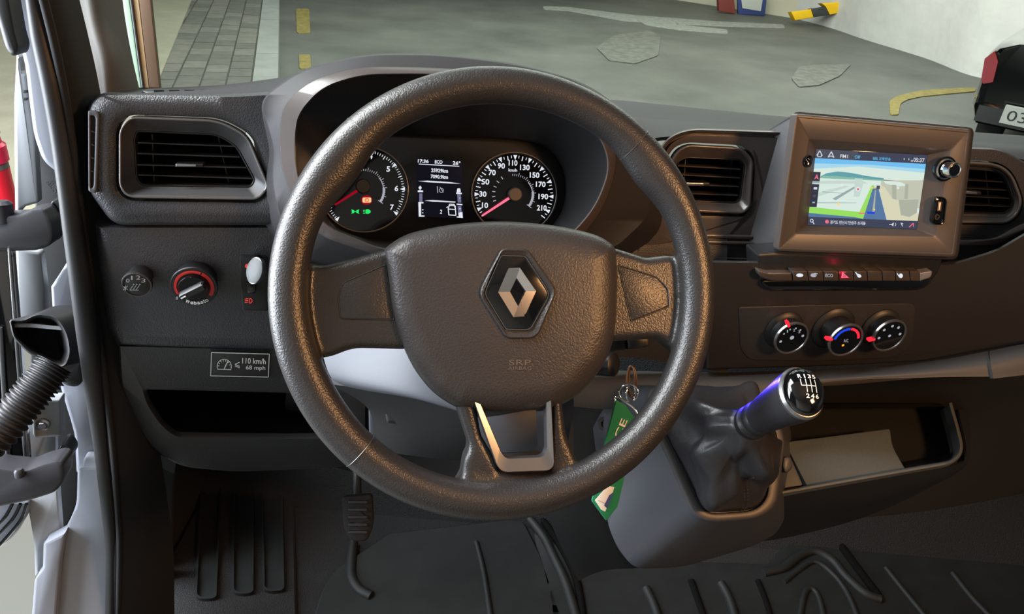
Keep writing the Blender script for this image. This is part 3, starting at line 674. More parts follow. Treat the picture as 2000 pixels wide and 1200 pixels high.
base = [(500, 330, 20), (490, 200, 20), (585, 136, 40), (712, 104, 60), (860, 105, 60), (1010, 123, 60), (1160, 166, 60), (1262, 262, 30), (1310, 340, 30), (1330, 460, 30), (1230, 520, 30), (960, 540, 30), (740, 540, 30), (580, 510, 30), (520, 450, 20), (500, 380, 20)]
loft('instrument_hood', [R3(HB, base, -.15, 0, 6), R3(HB, base, -.10, 0, 6), R3(HB, hood, -.04, 0, 6), R3(HB, off(hood, 3), -.018, 0, 6), R3(HB, off(lip_o, -2), -.013, 0, 6), R3(HB, lip_o, -.009, 0, 6)], 'dash_top', dash, cap1=False, sharp=60)
loft('bezel_ring', [R3(HB, lip_o, -.009, 0, 6), R3(HB, off(lip_o, .6), -.0065, 0, 6), R3(HB, off(lip_i, -2), .0, 0, 6), R3(HB, lip_i, -.002, 0, 6), R3(HB, off(lip_i, .6), -.01, 0, 6)], 'trim_satin', dash, cap1=False, sharp=50)
face_o = [(622, 330, 30), (640, 262, 30), (700, 258, 40), (780, 262, 50), (900, 268, 60), (1000, 272, 60), (1070, 284, 50), (1102, 330, 30), (1106, 380, 30), (1096, 420, 30), (1060, 462, 30), (960, 470, 30), (760, 470, 30), (690, 462, 30), (640, 430, 30), (622, 380, 30)]
loft('hood_funnel', [R3(HB, off(lip_i, .3), -.008, 0, 6), R3(HB, off(lip_i, 3), -.02, 0, 6), R3(IP, off(face_o, -4), .012, 0, 6), R3(IP, face_o, .001, 0, 6)], 'black_plastic', dash, cap1=False, sharp=60)
# dash top running to the windscreen
patch('dash_top', [[P(150, 200, .90), P(260, 190, .86), P(430, 186, .84), P(520, 190, .86), P(600, 170, .92)],
                   [P(180, 180, .98), P(262, 176, .95), P(420, 172, .95), P(520, 162, .97), P(620, 140, 1.0)],
                   [P(220, 176, 1.06), P(300, 173, 1.06), P(440, 165, 1.08), P(545, 152, 1.1), P(640, 138, 1.12)],
                   [P(240, 180, 1.1), P(310, 178, 1.12), P(450, 170, 1.14), P(550, 157, 1.16), P(650, 143, 1.18)]], 'dash_top', dash, th=.005, sub=6)
patch('dash_top', [[P(1150, 330, .96), P(1230, 300, .98), P(1290, 268, 1.0), P(1500, 268, 1.06), P(1700, 280, 1.10), P(1900, 296, 1.14), P(2100, 330, 1.16)],
                   [P(1130, 250, 1.0), P(1210, 236, 1.03), P(1290, 245, 1.06), P(1500, 256, 1.1), P(1700, 268, 1.14), P(1900, 284, 1.18), P(2100, 300, 1.2)],
                   [P(1120, 222, 1.1), P(1210, 226, 1.12), P(1290, 233, 1.14), P(1500, 248, 1.18), P(1700, 262, 1.22), P(1900, 276, 1.26), P(2100, 290, 1.28)]], 'dash_top', dash, th=.005, sub=6)
patch('demister_panel', [[P(1100, 222, 1.11), P(1210, 227, 1.13), P(1340, 238, 1.16), P(1500, 250, 1.19), P(1700, 263, 1.23), P(1900, 277, 1.27), P(2100, 291, 1.29)],
                   [P(1100, 196, 1.20), P(1210, 201, 1.22), P(1340, 214, 1.25), P(1500, 230, 1.29), P(1700, 246, 1.33), P(1900, 262, 1.38), P(2100, 276, 1.4)],
                   [P(1100, 192, 1.26), P(1210, 196, 1.28), P(1340, 209, 1.31), P(1500, 225, 1.36), P(1700, 241, 1.4), P(1900, 258, 1.46), P(2100, 272, 1.5)]], 'dash_top', dash, th=.005, sub=6)
sp_t = thing('demister_grille', 'low oval black demister outlet on the dashboard corner under the windscreen', 'vent', P(370, 180, .93))
TP = PL(370, 178, .93, 14, 78)
slab('outlet_ring', TP, [(274, 178, 5), (290, 173, 6), (440, 174, 6), (466, 179, 5), (440, 186, 6), (290, 184, 6)], .008, .012, 'black_plastic', sp_t, bev=.002)
for x in (300, 330, 360, 390, 420): slab('slot', TP, [(x, 175.5), (x + 20, 175.5), (x + 21, 182), (x + 1, 182)], .0088, .002, 'cavity', sp_t, bev=.0002, k=1)
# right part: moulding round the centre vent, vent pod, main face
BPn = PL(1390, 360, .93, 14, 8)
cv_o = [(1268, 330, 30), (1300, 268, 30), (1345, 250, 30), (1530, 256), (1530, 512), (1395, 508), (1240, 500), (1262, 420, 20)]
cv_h = [(1288, 345, 16), (1312, 290, 20), (1340, 278, 14), (1452, 284, 20), (1476, 308, 14), (1470, 408, 14), (1455, 424, 12), (1300, 420, 16)]
loft('vent_moulding', [R3(BPn, off(cv_o, 4), -.12, 0, k_), R3(BPn, cv_o, -.004, 0, k_), R3(BPn, off(cv_o, 3), .002, 0, k_), R3(BPn, off(cv_o, 8), .0, 0, k_), R3(BPn, off(cv_o, 9), -.004, 0, k_), R3(BPn, off(cv_o, 13), -.004, 0, k_), R3(BPn, off(cv_o, 14), 0, 0, k_), R3(BPn, off(cv_h, -8), .0, 0, k_), R3(BPn, cv_h, -.001, 0, k_), shift(R3(BPn, cv_h, 0, 0, k_), BPn, -.03)], 'trim_satin', dash, cap1=False, sharp=40)
for (ya, yb, yc, yd, hh) in ((457, 459, 467, 464, .004), (470, 471, 478, 476, .006)):
    slab('moulding_ridge', BPn, [(1330, ya, 2), (1480, yb + 2, 2), (1480, yc + 2, 2), (1330, yd, 2)], hh, .01, 'trim_satin', dash, bev=.0015)
slab('lower_rail', BPn, [(1320, 481), (1490, 483), (1490, 509), (1320, 506)], .001, .06, 'dash_lower', dash, bev=.002)
# face around and under the hood, seen through the wheel
patch('column_surround', [[P(560, 430, .90), P(700, 480, .90), P(900, 500, .91), P(1100, 480, .92), P(1250, 440, .94), P(1420, 440, .96)],
                          [P(560, 520, .92), P(700, 540, .90), P(900, 560, .90), P(1100, 560, .92), P(1250, 520, .95), P(1420, 520, .97)],
                          [P(560, 700, 1.0), P(700, 690, 1.0), P(900, 700, 1.0), P(1100, 700, 1.0), P(1250, 700, 1.02), P(1420, 730, 1.03)]], 'dash_lower', dash, sub=6)
# main lower face of the dashboard
CPn = PL(1650, 620, .985, 14, 0)
lf_o = [(1380, 509, 3), (1480, 510), (1860, 514, 10), (1945, 488, 20), (2120, 385), (2120, 655), (1935, 682, 6), (1800, 706, 10), (1600, 716), (1380, 722)]
loft('main_face', [R3(CPn, off(lf_o, 3), -.08, 0, k_), R3(CPn, lf_o, -.004, 0, k_), R3(CPn, off(lf_o, 4), 0, 0, k_)], 'dash_smooth', dash, sharp=40)
slab('control_panel', CPn, [(1442, 600, 6), (1600, 596), (1790, 592, 20), (1780, 680, 20), (1740, 700, 12), (1600, 706), (1462, 704, 14), (1446, 680, 8)], .0015, .003, 'dash_smooth', dash, bev=.0014, k=6)
# passenger side band with its long satin strip
RB = PL(1940, 380, 1.06, 14, 8)
pb_o = [(1830, 300, 4), (1850, 286, 6), (1955, 290, 26), (2010, 322, 30), (2120, 380), (2120, 400), (1970, 497, 30), (1830, 514)]
pb_i = [(1836, 330, 14), (1846, 311, 12), (1952, 316, 26), (1981, 338, 22), (2001, 392, 18), (1993, 422, 14), (1970, 440, 14), (1836, 439, 14)]
loft('passenger_band', [R3(RB, off(pb_o, 3), -.1, 0, k_), R3(RB, pb_o, -.008, 0, k_), R3(RB, off(pb_o, 3), -.002, 0, k_), R3(RB, off(pb_i, -5), -.001, 0, k_), R3(RB, pb_i, -.001, 0, k_), shift(R3(RB, pb_i, -.001, 0, k_), RB, -.03)], 'dash_plastic', dash, cap1=False, sharp=50)
slab('satin_strip', RB, [(1866, 470), (1945, 468, 20), (1990, 440, 30), (2120, 400), (2120, 412), (1994, 452, 30), (1950, 478, 20), (1866, 480)], .002, .01, 'satin_trim', dash, bev=.001)
# ledge along the bottom of the face
patch('lower_ledge', [[P(1080, 722, 1.04), P(1200, 724, 1.04), P(1400, 728, 1.03), P(1600, 722, 1.03), P(1800, 708, 1.03), P(1930, 686, 1.03)],
                      [P(1080, 735, 1.0), P(1200, 738, .99), P(1400, 742, .985), P(1600, 738, .985), P(1800, 722, .985), P(1932, 704, .99)],
                      [P(1080, 790, .985), P(1200, 800, .98), P(1400, 790, .975), P(1600, 748, .98), P(1800, 738, .98), P(1937, 736, .985)]], 'shelf_plastic', dash, th=.012, sub=6)
patch('lower_ledge', [[P(1932, 686, 1.03), P(2000, 672, 1.04), P(2120, 650, 1.05)], [P(1934, 704, .985), P(2000, 690, .99), P(2120, 670, 1.0)], [P(1940, 740, .98), P(2000, 733, .985), P(2120, 720, 1.0)]], 'shelf_plastic', dash, th=.012, sub=6)
patch('knee_panel', [[P(560, 760, 1.06), P(850, 770, 1.08), P(1150, 770, 1.08), P(1500, 745, 1.10), P(1800, 735, 1.12), P(2120, 725, 1.14)],
                     [P(560, 820, 1.14), P(850, 860, 1.16), P(1150, 880, 1.14), P(1500, 850, 1.18), P(1800, 830, 1.2), P(2120, 800, 1.2)],
                     [P(600, 900, 1.22), P(850, 960, 1.24), P(1150, 1020, 1.2), P(1500, 1020, 1.24), P(1800, 1000, 1.26), P(2120, 940, 1.3)]], 'black_matte', dash, sub=6)

# ================================================================== AIR VENTS
def vent(label, pl, co, ci, cs, slats, vanes, knob, ring_mat, trim_mat, slat_mat='black_plastic', nm='air_vent'):
    t = thing(nm, label, 'air vent', pl.at(co[-1][0], co[-1][1]))
    ringframe('vent_ring', pl, co, off(co, 5), .002, .008, ring_mat, t, bev=.001, k=6)
    r1 = R3(pl, off(co, 5), .001, 0, 6); r2 = R3(pl, ci, -.012, 0, 6)
    loft('vent_throat', [r1, R3(pl, off(co, 7), .0, 0, 6), R3(pl, off(ci, -3), -.011, 0, 6), r2, R3(pl, ci, -.018, 0, 6)], trim_mat, t, cap1=False, sharp=40)
    loft('duct', [R3(pl, off(cs, -2), -.014, 0, 6), R3(pl, off(cs, -2), -.06, 0, 6)], 'cavity', t)
    ringframe('slat_frame', pl, ci, cs, -.012, .012, 'black_plastic', t, bev=.001, k=6)
    for a, b in vanes: vane('vertical_vane', pl, a, b, -.026, -.045, .0010, 'black_plastic', t, along='v')
    for a, b in slats: vane('slat', pl, a, b, -.013, -.027, .0013, slat_mat, t)
    if knob:
        a, b = knob; w_ = b[0] - a[0]
        c = [(a[0], a[1] - 4, 1), (b[0], b[1] - 4, 1), (b[0], b[1] + 3, 1), (a[0], a[1] + 3, 1)]
        slab('adjuster', pl, c, -.006, .016, 'black_plastic', t, bev=.001)
        slab('adjuster_tip', pl, [(a[0], a[1] - 3.5, 1), (a[0] + w_ * .75, b[1] - 3, 1), (a[0] + w_ * .75, b[1] + 2, 1), (a[0], a[1] + 3, 1)], -.0045, .002, 'satin_metal', t, bev=.0008)
    return t
vo = [(232, 254, 16), (252, 227, 18), (428, 234, 30), (484, 264, 24), (527, 366, 15), (505, 391, 14), (248, 387, 22), (232, 364, 14)]
vi = [(260, 270, 10), (266, 254, 8), (425, 261, 20), (463, 284, 16), (500, 352, 10), (491, 367, 8), (276, 364, 10), (265, 350, 10)]
vent('rounded black air vent with satin rim on the driver door side of the dashboard', AP, vo, vi, off(vi, 4),
     [((269, 279), (458, 286)), ((268, 300), (468, 307)), ((268, 322), (481, 328)), ((270, 342), (492, 349))], [((297, 262), (301, 360)), ((426, 266), (448, 364))], ((343, 323), (397, 324)), 'satin_trim', 'dash_smooth')
so = [(172, 216, 3), (190, 217, 6), (194, 224, 6), (189, 372, 6), (186, 378, 5), (173, 374, 4)]
si = [(176, 226, 3), (184, 226, 3), (187, 232, 3), (183, 362, 3), (180, 368, 3), (176, 366, 3)]
sv = thing('side_window_vent', 'slim upright black vent with small louvres at the far door end of the dashboard', 'air vent', AP.at(182, 378))
ringframe('vent_ring', AP, so, si, .004, .01, 'shroud_plastic', sv, bev=.0012)
loft('duct', [R3(AP, off(si, -.5), .002), R3(AP, off(si, -.5), -.006)], 'cavity', sv)
for y in (257, 283, 309, 335): slab('slat', AP, [(177, y - 3), (186, y + 1), (186, y + 3), (177, y + 1)], .002, .006, 'trim_satin', sv, bev=.0003, k=1)
co = [(1298, 345, 16), (1320, 296, 20), (1344, 283, 12), (1450, 289, 16), (1472, 312, 12), (1467, 404, 12), (1453, 419, 12), (1312, 413, 16)]
ci = [(1306, 352, 10), (1322, 315, 12), (1340, 306, 10), (1446, 311, 8), (1456, 322, 6), (1447, 390, 8), (1438, 398, 8), (1318, 393, 12)]
vent('brown-lit centre air vent between the steering wheel and the display unit', BPn, co, ci, off(ci, 3),
     [((1324, 324), (1446, 331)), ((1316, 341), (1445, 348)), ((1314, 359), (1443, 365)), ((1316, 377), (1441, 382))], [((1339, 310), (1334, 394)), ((1429, 312), (1422, 396))], ((1340, 360), (1386, 361)), 'trim_satin', 'trim_satin', 'trim_satin')
co = [(1840, 330, 14), (1850, 313, 12), (1950, 319, 26), (1978, 340, 22), (1998, 392, 18), (1990, 420, 14), (1968, 437, 14), (1840, 436, 14)]
ci = [(1850, 338, 8), (1856, 326, 6), (1950, 333, 18), (1966, 350, 14), (1980, 394, 12), (1976, 408, 8), (1964, 419, 8), (1850, 418, 8)]
vent('passenger side air vent half hidden behind the display unit', RB, co, ci, off(ci, 3),
     [((1855, 350), (1962, 356)), ((1855, 366), (1968, 372)), ((1855, 382), (1973, 388)), ((1855, 399), (1975, 404))], [((1925, 334), (1934, 418))], ((1886, 376), (1916, 378)), 'satin_trim', 'dark_trim')

# ================================================================== INSTRUMENTS
ic = thing('instrument_cluster', 'lit instrument cluster with two round dials and a small display', 'instrument cluster', IP.at(860, 462))
slab('dial_face', IP, [(x, y, r) for x, y, r in off(face_o, -6)], 0.0, .02, 'piano_face', ic, bev=.001)
def arc(c, r, a0, a1, wpx, n=24):
    """annular strip polygons in pixels"""
    o = []; 
    for i in range(n + 1):
        a = math.radians(a0 + (a1 - a0) * i / n); o.append((c[0] + r * math.cos(a), c[1] - r * math.sin(a)))
    for i in range(n, -1, -1):
        a = math.radians(a0 + (a1 - a0) * i / n); o.append((c[0] + (r - wpx) * math.cos(a), c[1] - (r - wpx) * math.sin(a)))
    return o
def tick(c, r0, r1, a, wd):
    a = math.radians(a); return strip((c[0] + r0 * math.cos(a), c[1] - r0 * math.sin(a)), (c[0] + r1 * math.cos(a), c[1] - r1 * math.sin(a)), wd)
def tri(c, r0, r1, a, wd):
    a = math.radians(a); d = (math.cos(a), -math.sin(a)); n = (-d[1], d[0])
    return [(c[0] + r1 * d[0] + n[0] * wd, c[1] + r1 * d[1] + n[1] * wd), (c[0] + r1 * d[0] - n[0] * wd, c[1] + r1 * d[1] - n[1] * wd), (c[0] + r0 * d[0], c[1] + r0 * d[1])]
c1, c2 = (711, 372), (1004, 380)
# raised chrome-like rims of the dials
for c, rx, lab in ((c1, 86, None), (c2, 83, None)):
    ring_ = ell(c[0], c[1] - 2, rx, rx * .97, 72)
    tube('dial_rim', [IP.at(x, y, .002) for x, y in ring_], .0011, 'satin_trim', ic, n=8, closed=True)
    lathe('dial_recess', IP.at(c[0], c[1] - 2, .0005), IP.n, [(.0505 if c is c1 else .0485, .0), (.0505 if c is c1 else .0485, .0006)], 'gloss_black', ic, seg=60)
sh = []
for k in range(0, 71):
    v = k / 10; a = 2 - 37.5 * (v - 6)
    if k % 10 == 0: sh.append((tri(c1, 70, 80, a, 3.6), 'lit_white'))
    elif k % 5 == 0: sh.append((tick(c1, 71, 79, a, 1.5), 'lit_white'))
    else: sh.append((tick(c1, 74, 79, a, 1.1), 'lit_white'))
for k in range(0, 45):
    v = k / 2; a = 202.5 - 1.143 * (v * 10 - 10)
    if a < -38: break
    if k % 4 == 2: sh.append((tri(c2, 67, 77, a, 3.8), 'lit_white'))
    elif k % 2 == 0: sh.append((tick(c2, 67, 76, a, 1.8), 'lit_white'))
    else: sh.append((tick(c2, 71, 76, a, 1.3), 'lit_white'))
for c, r, a_lo, a_hi in ((c1, 42, -35, 95), (c2, 40, -38, 45)):
    sh.append((arc(c, r - 3, a_lo, 40, 1.6), 'lit_soft')); sh.append((arc(c, r - 1, a_lo, 8, 4.5, 12), 'lit_soft'))
    sh.append((tick(c, r - 8, r + 3, a_lo, 1.4), 'lit_soft'))
    for k in range(0, 22):
        a = a_lo + (k + 1) * 6; 
        if a < 112: sh.append((tick(c, r - 4, r + (3 if k % 4 == 2 else 0), a, 1.1), 'lit_soft'))
for a in (126, 142, 158, 172, 186, 198): sh.append((tick(c2, 37, 43, a, 1.6), 'lit_soft'))
decal('dial_markings', IP, .0014, sh, ic, step=0.0)
letters('dial_numerals', IP, .0016, [(s, (x - w_ / 2, y + 5.5), (x + w_ / 2, y + 6), 11) for s, x, y, w_ in (
    ('4', 724, 305, 7), ('5', 758, 330, 7), ('6', 774, 368, 7), ('7', 765, 405, 7), ('3', 688, 305, 7), ('2', 660, 330, 7), ('1', 650, 368, 7),
    ('10', 947, 401, 12), ('30', 943, 379, 14), ('50', 948, 355, 15), ('70', 961, 337, 14), ('90', 979, 324, 14), ('110', 1002, 318, 17), ('130', 1025, 327, 19), ('150', 1044, 342, 19), ('170', 1056, 360, 19), ('190', 1061, 384, 19), ('210', 1058, 406, 19))], 'lit_white', ic, bold=.025)
letters('dial_units', IP, .0016, [('km/h', (993, 335), (1010, 336), 6), ('x1000', (694, 317), (716, 318), 7)], 'lit_white', ic, bold=.02)
hub2 = IP.at(1004, 380, .002); 
nh2 = lathe('needle_hub', hub2, IP.n, [(.0088, 0), (.0088, .007), (.0075, .0085)], 'dark_trim', ic, seg=32)
loft('needle', [[IP.at(x, y, h) for x, y in ((996, 383), (998, 388), (943, 423), (941, 420))] for h in (.004, .0062)], 'lit_pink', nh2, cap0=True)
hub1 = IP.at(709, 364, .002)
nh1 = lathe('needle_hub', hub1, IP.n, [(.0088, 0), (.0088, .007), (.0075, .0085)], 'black_plastic', ic, seg=32)
loft('needle', [[IP.at(x, y, h) for x, y in ((703, 366), (706, 371), (655, 402), (653, 399))] for h in (.004, .0062)], 'glow_red', nh1, cap0=True)
# warning lamps
sh = [(ell(716, 391, 11, 9.5, 20), 'glow_red'), (rp([(708, 386, 3), (725, 386, 3), (725, 396, 3), (708, 396, 3)]), 'lit_cream'), (ell(716.5, 391, 4.2, 4, 16), 'lit_red'), (ell(716.5, 391, 2.8, 2.6, 16), 'lit_cream'),
      (strip((716.5, 388.5), (716.5, 391.5), 1.1), 'lit_red'),
      ([(686, 409), (692, 411), (692, 416), (686, 418), (688, 413.5)], 'lit_green'), ([(702, 409), (696, 411), (696, 416), (702, 418), (700, 413.5)], 'lit_green'), (strip((687, 413.5), (701, 413.5), 1.5), 'lit_green'),
      (rp([(714, 409, 3), (721, 409, 4), (725, 413.5, 4), (721, 418, 4), (714, 418, 3)]), 'lit_green'), (strip((709, 411), (713.5, 411), 1.2), 'lit_green'), (strip((709, 414), (713.5, 414), 1.2), 'lit_green'), (strip((709, 417), (713.5, 417), 1.2), 'lit_green')]
decal('warning_lamps', IP, .0016, sh, ic)
# display in the middle
dsp = slab('display', IP, [(813, 310, 2), (902, 316, 2), (906, 427, 2), (815, 423, 2)], .0012, .004, 'lcd_back', ic, bev=.0003)
W_s = 'lit_white'
sh = [(strip((818, 320.5), (897, 325), 1.6), W_s), ([(817, 354), (835, 353), (880, 356), (900, 359), (880, 358.6), (835, 356)], W_s), ([(829, 392), (845, 391), (890, 394), (889, 396), (845, 394)], W_s),
      (strip((854, 364), (855, 377), 1.6), 'lit_soft'), (strip((859, 365), (866, 376), 1.3), 'lit_soft'), (arc((862, 372), 4.6, 0, 360, 1.3, 16), 'lit_soft'),
      ([(819, 378), (825, 378), (825, 396), (819, 396)], 'lcd_dim'), ([(817, 395), (827, 395), (827, 397.5), (822.5, 397.5), (822.5, 421), (829, 421), (829, 423.5), (818, 423.5)], W_s),
      ([(816, 372), (826, 372), (826.5, 375.5), (816, 375.5)], W_s), (ell(820.5, 367, 3, 3, 12), W_s), (strip((820.5, 363), (820.5, 374), 1.4), W_s),
      ([(893, 380), (900, 380), (901, 396), (894, 396)], 'lcd_dim'), (strip((892, 399), (903, 400), 2.4), W_s), ([(894, 403), (901, 403), (901.5, 416), (894.5, 416)], 'lcd_dim'),
      (rp([(893, 368, 2), (899, 368, 2), (900, 376, 1), (892, 376, 1)]), W_s), ([(891, 376), (902, 377), (902, 379.5), (891, 379)], W_s), ([(895, 416), (903, 414), (904, 426), (892, 425), (892, 423), (896, 423)], W_s),
      (strip((824, 410), (827, 410), 1.6), W_s), (strip((824, 416), (827, 416), 1.6), W_s), (strip((897, 408), (900, 408), 1.6), W_s), (strip((897, 387), (899, 387), 1.6), W_s)]
for a, b in (((876, 402), (889, 402)), ((889, 402), (890.5, 421)), ((890.5, 421), (876.5, 420)), ((876.5, 420), (875.5, 408)), ((875.5, 408), (878, 399)), ((878, 399), (887, 399.5)), ((887, 399.5), (889.5, 408)), ((876, 408.6), (889.5, 409.4)), ((872, 406), (875, 404))):
    sh.append((strip(a, b, 1.8), W_s))
decal('display_graphics', IP, .0014, sh, dsp, step=.00002)
letters('display_text', IP, .0017, [('17:36', (816, 318), (837, 319), 7), ('ECO', (849, 319.5), (864, 320.5), 7), ('26°', (884, 322), (899, 323), 7.5), ('25929km', (842, 336.5), (875, 338), 7.5), ('7090.9km', (841, 348.5), (875, 350), 7.5), ('2', (859, 417.5), (863, 418), 8)], W_s, dsp, bold=.03)

# ================================================================== SIDE PANEL CONTROLS
def knob_axis(pl, fx, fy, h): return pl.at(fx, fy, h)
SPn = PL(0, 0, 0, 14, -2, o=SP.at(370, 555, 0))
t = thing('heater_fan_knob', 'small round black fan knob marked 0 1 2 3 nearest the door', 'knob', SPn.at(267, 590))
fr = SPn.at(267, 557, .024); rk = 29 * SPn.mpx(267, 557, .02)
lathe('knob_body', fr - SPn.n * .026, SPn.n, [(rk * .82, 0), (rk * .86, .012), (rk * .98, .018), (rk * 1.05, .0235), (rk * 1.03, .0252), (rk * .94, .026)], 'black_plastic', t, seg=48)
lathe('knob_rim', fr, SPn.n, [(rk * 1.0, -.001), (rk * 1.0, .0006), (rk * .93, .0006), (rk * .93, -.001)], 'dark_trim', t, seg=48, cap0=False, cap1=False)
KF = PL(0, 0, 0, 14, -2, o=fr)
letters('knob_numerals', KF, .0006, [('0', (246, 552), (253, 552), 7), ('1', (256, 547), (259, 547), 8), ('2', (266, 546.5), (274, 546.5), 8), ('3', (276, 552), (284, 552), 7.5)], 'grey_print', t)
decal('knob_symbols', KF, .0006, [(strip((241, 560), (249, 566), 1.6), 'grey_print'), (strip((249, 559), (241, 567), 1.6), 'grey_print'), (strip((245, 558), (245, 568), 1.3), 'grey_print')] +
      [(strip((254 + i * 6, 566), (260 + i * 6, 558), 1.1), 'grey_print') for i in range(3)] + [(strip((253 + i * 6, 567), (259 + i * 6, 567), 1.1), 'grey_print') for i in range(3)] + [(ell(261 + i * 6, 556, 1.4, 1.4, 8), 'grey_print') for i in range(3)], t)
t = thing('heater_dial', 'round black auxiliary heater dial with red scale ring', 'dial', SPn.at(378, 612))
fr = SPn.at(379, 561, .022); rk = 44 * SPn.mpx(379, 561, .02)
lathe('dial_body', fr - SPn.n * .024, SPn.n, [(rk * .90, 0), (rk * .96, .014), (rk * 1.04, .020), (rk * 1.06, .0225), (rk * 1.03, .024)], 'black_plastic', t, seg=64)
KF = PL(0, 0, 0, 14, -2, o=fr)
ce = (379, 561)
def lpoly(r0, r1, a0, a1, n=40):
    """annular polygon in metres on the knob face"""
    o = [(r1 * math.cos(math.radians(a0 + (a1 - a0) * i / n)), r1 * math.sin(math.radians(a0 + (a1 - a0) * i / n))) for i in range(n + 1)]
    return o + [(r0 * math.cos(math.radians(a0 + (a1 - a0) * i / n)), r0 * math.sin(math.radians(a0 + (a1 - a0) * i / n))) for i in range(n, -1, -1)]
def local_sheet(name, pl, poly, h0, h1, m, parent):
    return loft(name, [[pl.pt(u, v, h0) for u, v in poly], [pl.pt(u, v, h1) for u, v in poly]], m, parent)
local_sheet('scale_ring', KF, lpoly(rk * .77, rk * .88, 62, 205), -.001, .0007, 'red_print', t)
local_sheet('scale_ring', KF, lpoly(rk * .74, rk * .90, -36, 58), -.001, .0007, 'red_print', t)
lathe('knob_well', fr, KF.n, [(rk * .70, .0002), (rk * .69, .004), (rk * .66, .0055)], 'gloss_black', t, seg=48)
u_, v_ = Vector((math.cos(math.radians(28)), math.sin(math.radians(28)))), Vector((-math.sin(math.radians(28)), math.cos(math.radians(28))))
def rb(L, w_): return [tuple(u_ * a * L + v_ * b * w_) for a, b in ((-1, -.7), (-.9, -1), (.9, -1), (1, -.7), (1, .7), (.9, 1), (-.9, 1), (-1, .7))]
loft('grip_bar', [[KF.pt(u, v, h) for u, v in rb(rk * f, rk * g)] for h, f, g in ((.004, .66, .20), (.012, .64, .17), (.0135, .60, .13))], 'black_plastic', t, sharp=30)
local_sheet('pointer', KF, [tuple(u_ * a + v_ * b) for a, b in ((-rk * .60, -rk * .03), (-rk * .34, -rk * .03), (-rk * .34, rk * .03), (-rk * .60, rk * .03))], .0125, .0139, 'white_print', t)
# curved lettering along the bottom of the dial
vs_, fs_ = [], []
word = 'Webasto'; a0, a1 = 236, 308
wts = [1.5, 1, 1, 1, .9, .75, 1]; acc = 0; tot = sum(wts)
for ch, wt in zip(word, wts):
    am = a0 + (a1 - a0) * (acc + wt / 2) / tot; sp = (a1 - a0) * wt / tot * .86; acc += wt
    vv, ff = text_mesh(ch, .03); b0 = len(vs_); hh = rk * (.21 if ch in 'Wbt' else .16)
    for x, y in vv:
        a = math.radians(am + sp * (x - .5)); r = rk * .985 - y * hh
        vs_.append(KF.pt((rk * .985 - (hh) + y * hh * -1 + hh) * 0 + (rk * .965 - y * hh) * math.cos(a), (rk * .965 - y * hh) * math.sin(a), .0008))
    fs_ += [tuple(b0 + i for i in f) for f in ff]
me = bpy.data.meshes.new('dial_lettering'); me.from_pydata(vs_, [], fs_); finish('dial_lettering', me, 'white_print', t)
letters('zero_mark', KF, .0008, [('0', (343, 585), (347, 586), 6)], 'white_print', t)
t = thing('headlamp_switch', 'headlamp level switch in a dark recess with round shiny button beside the wheel rim', 'switch', SPn.at(494, 606))
slab('switch_recess', SPn, [(468, 498, 6), (524, 500, 6), (524, 608, 6), (474, 606, 6)], .0012, .003, 'black_matte', t, bev=.001)
slab('switch_shoe', SPn, [(482, 548, 8), (498, 548, 8), (500, 574, 8), (482, 574, 8)], .008, .008, 'gloss_black', t, bev=.002)
fr = SPn.at(498, 529, .028)
lathe('button_stem', fr - SPn.n * .028, SPn.n, [(.006, 0), (.007, .016), (.0085, .020), (.0085, .0225)], 'black_plastic', t, seg=32)
nn = (FW * -.85 - RT * .35).normalized()
lathe('button_ring', fr, nn, [(.0140, -.006), (.0150, -.001), (.0146, .0008), (.0134, .0012)], 'satin_metal', t, seg=40, squash=(.78, 1.08))
lathe('button_face', fr, nn, [(.0133, .0), (.0133, .0014), (.011, .0022), (.005, .0027)], 'tray_lip', t, seg=40, squash=(.85, 1.12))
decal('switch_symbols', SPn, .0015, [(ell(482, 520, 3.4, 4.2, 16), 'icon_red'), (arc((488, 588), 5.2, -90, 90, 1.4, 12), 'icon_red'), (strip((487.5, 583), (487.5, 593), 1.4), 'icon_red')] + [(strip((478, 584.5 + i * 3.4), (485, 583.5 + i * 3.4), 1.3), 'icon_red') for i in range(3)], t)
STP = PL(0, 0, 0, 14, KP.tilt, o=KP.at(470, 712, .0036))
t = thing('speed_sticker', 'black speed limit sticker with white border reading 110 km/h 68 mph', 'sticker', STP.at(470, 738, .0006))
slab('sticker_base', STP, [(411, 687, 1), (528, 690, 1), (526, 739, 1), (409.5, 736.5, 1)], .0010, .0006, 'sticker_black', t, bev=.0001)
bd = [(413, 689), (526, 692), (524, 737), (411.5, 734.5)]
sh = [(strip(bd[i], bd[(i + 1) % 4], 1.5), 'white_print') for i in range(4)]
sh += [(arc((438, 716), 14.5, -18, 198, 1.3, 24), 'white_print'), (strip((424.5, 721.5), (451.5, 722.5), 1.4), 'white_print'), (strip((437.5, 722), (445, 706), 2), 'white_print')]
sh += [(tick((438, 716), 9.5, 13, a, 1.2), 'white_print') for a in (150, 175, 125, 100, 75, 45, 15)]
sh += [(strip((459, 712), (468, 708), 1.5), 'white_print'), (strip((459, 712), (468, 716), 1.5), 'white_print'), (strip((459, 715), (468, 719), 1.5), 'white_print')]
decal('sticker_border', STP, .0013, sh, t, step=.00002)
letters('sticker_text', STP, .0014, [('110 km/h', (473, 710.5), (519, 712), 11), ('68 mph', (480, 724.5), (518, 725.5), 10.5)], 'white_print', t, bold=.012)

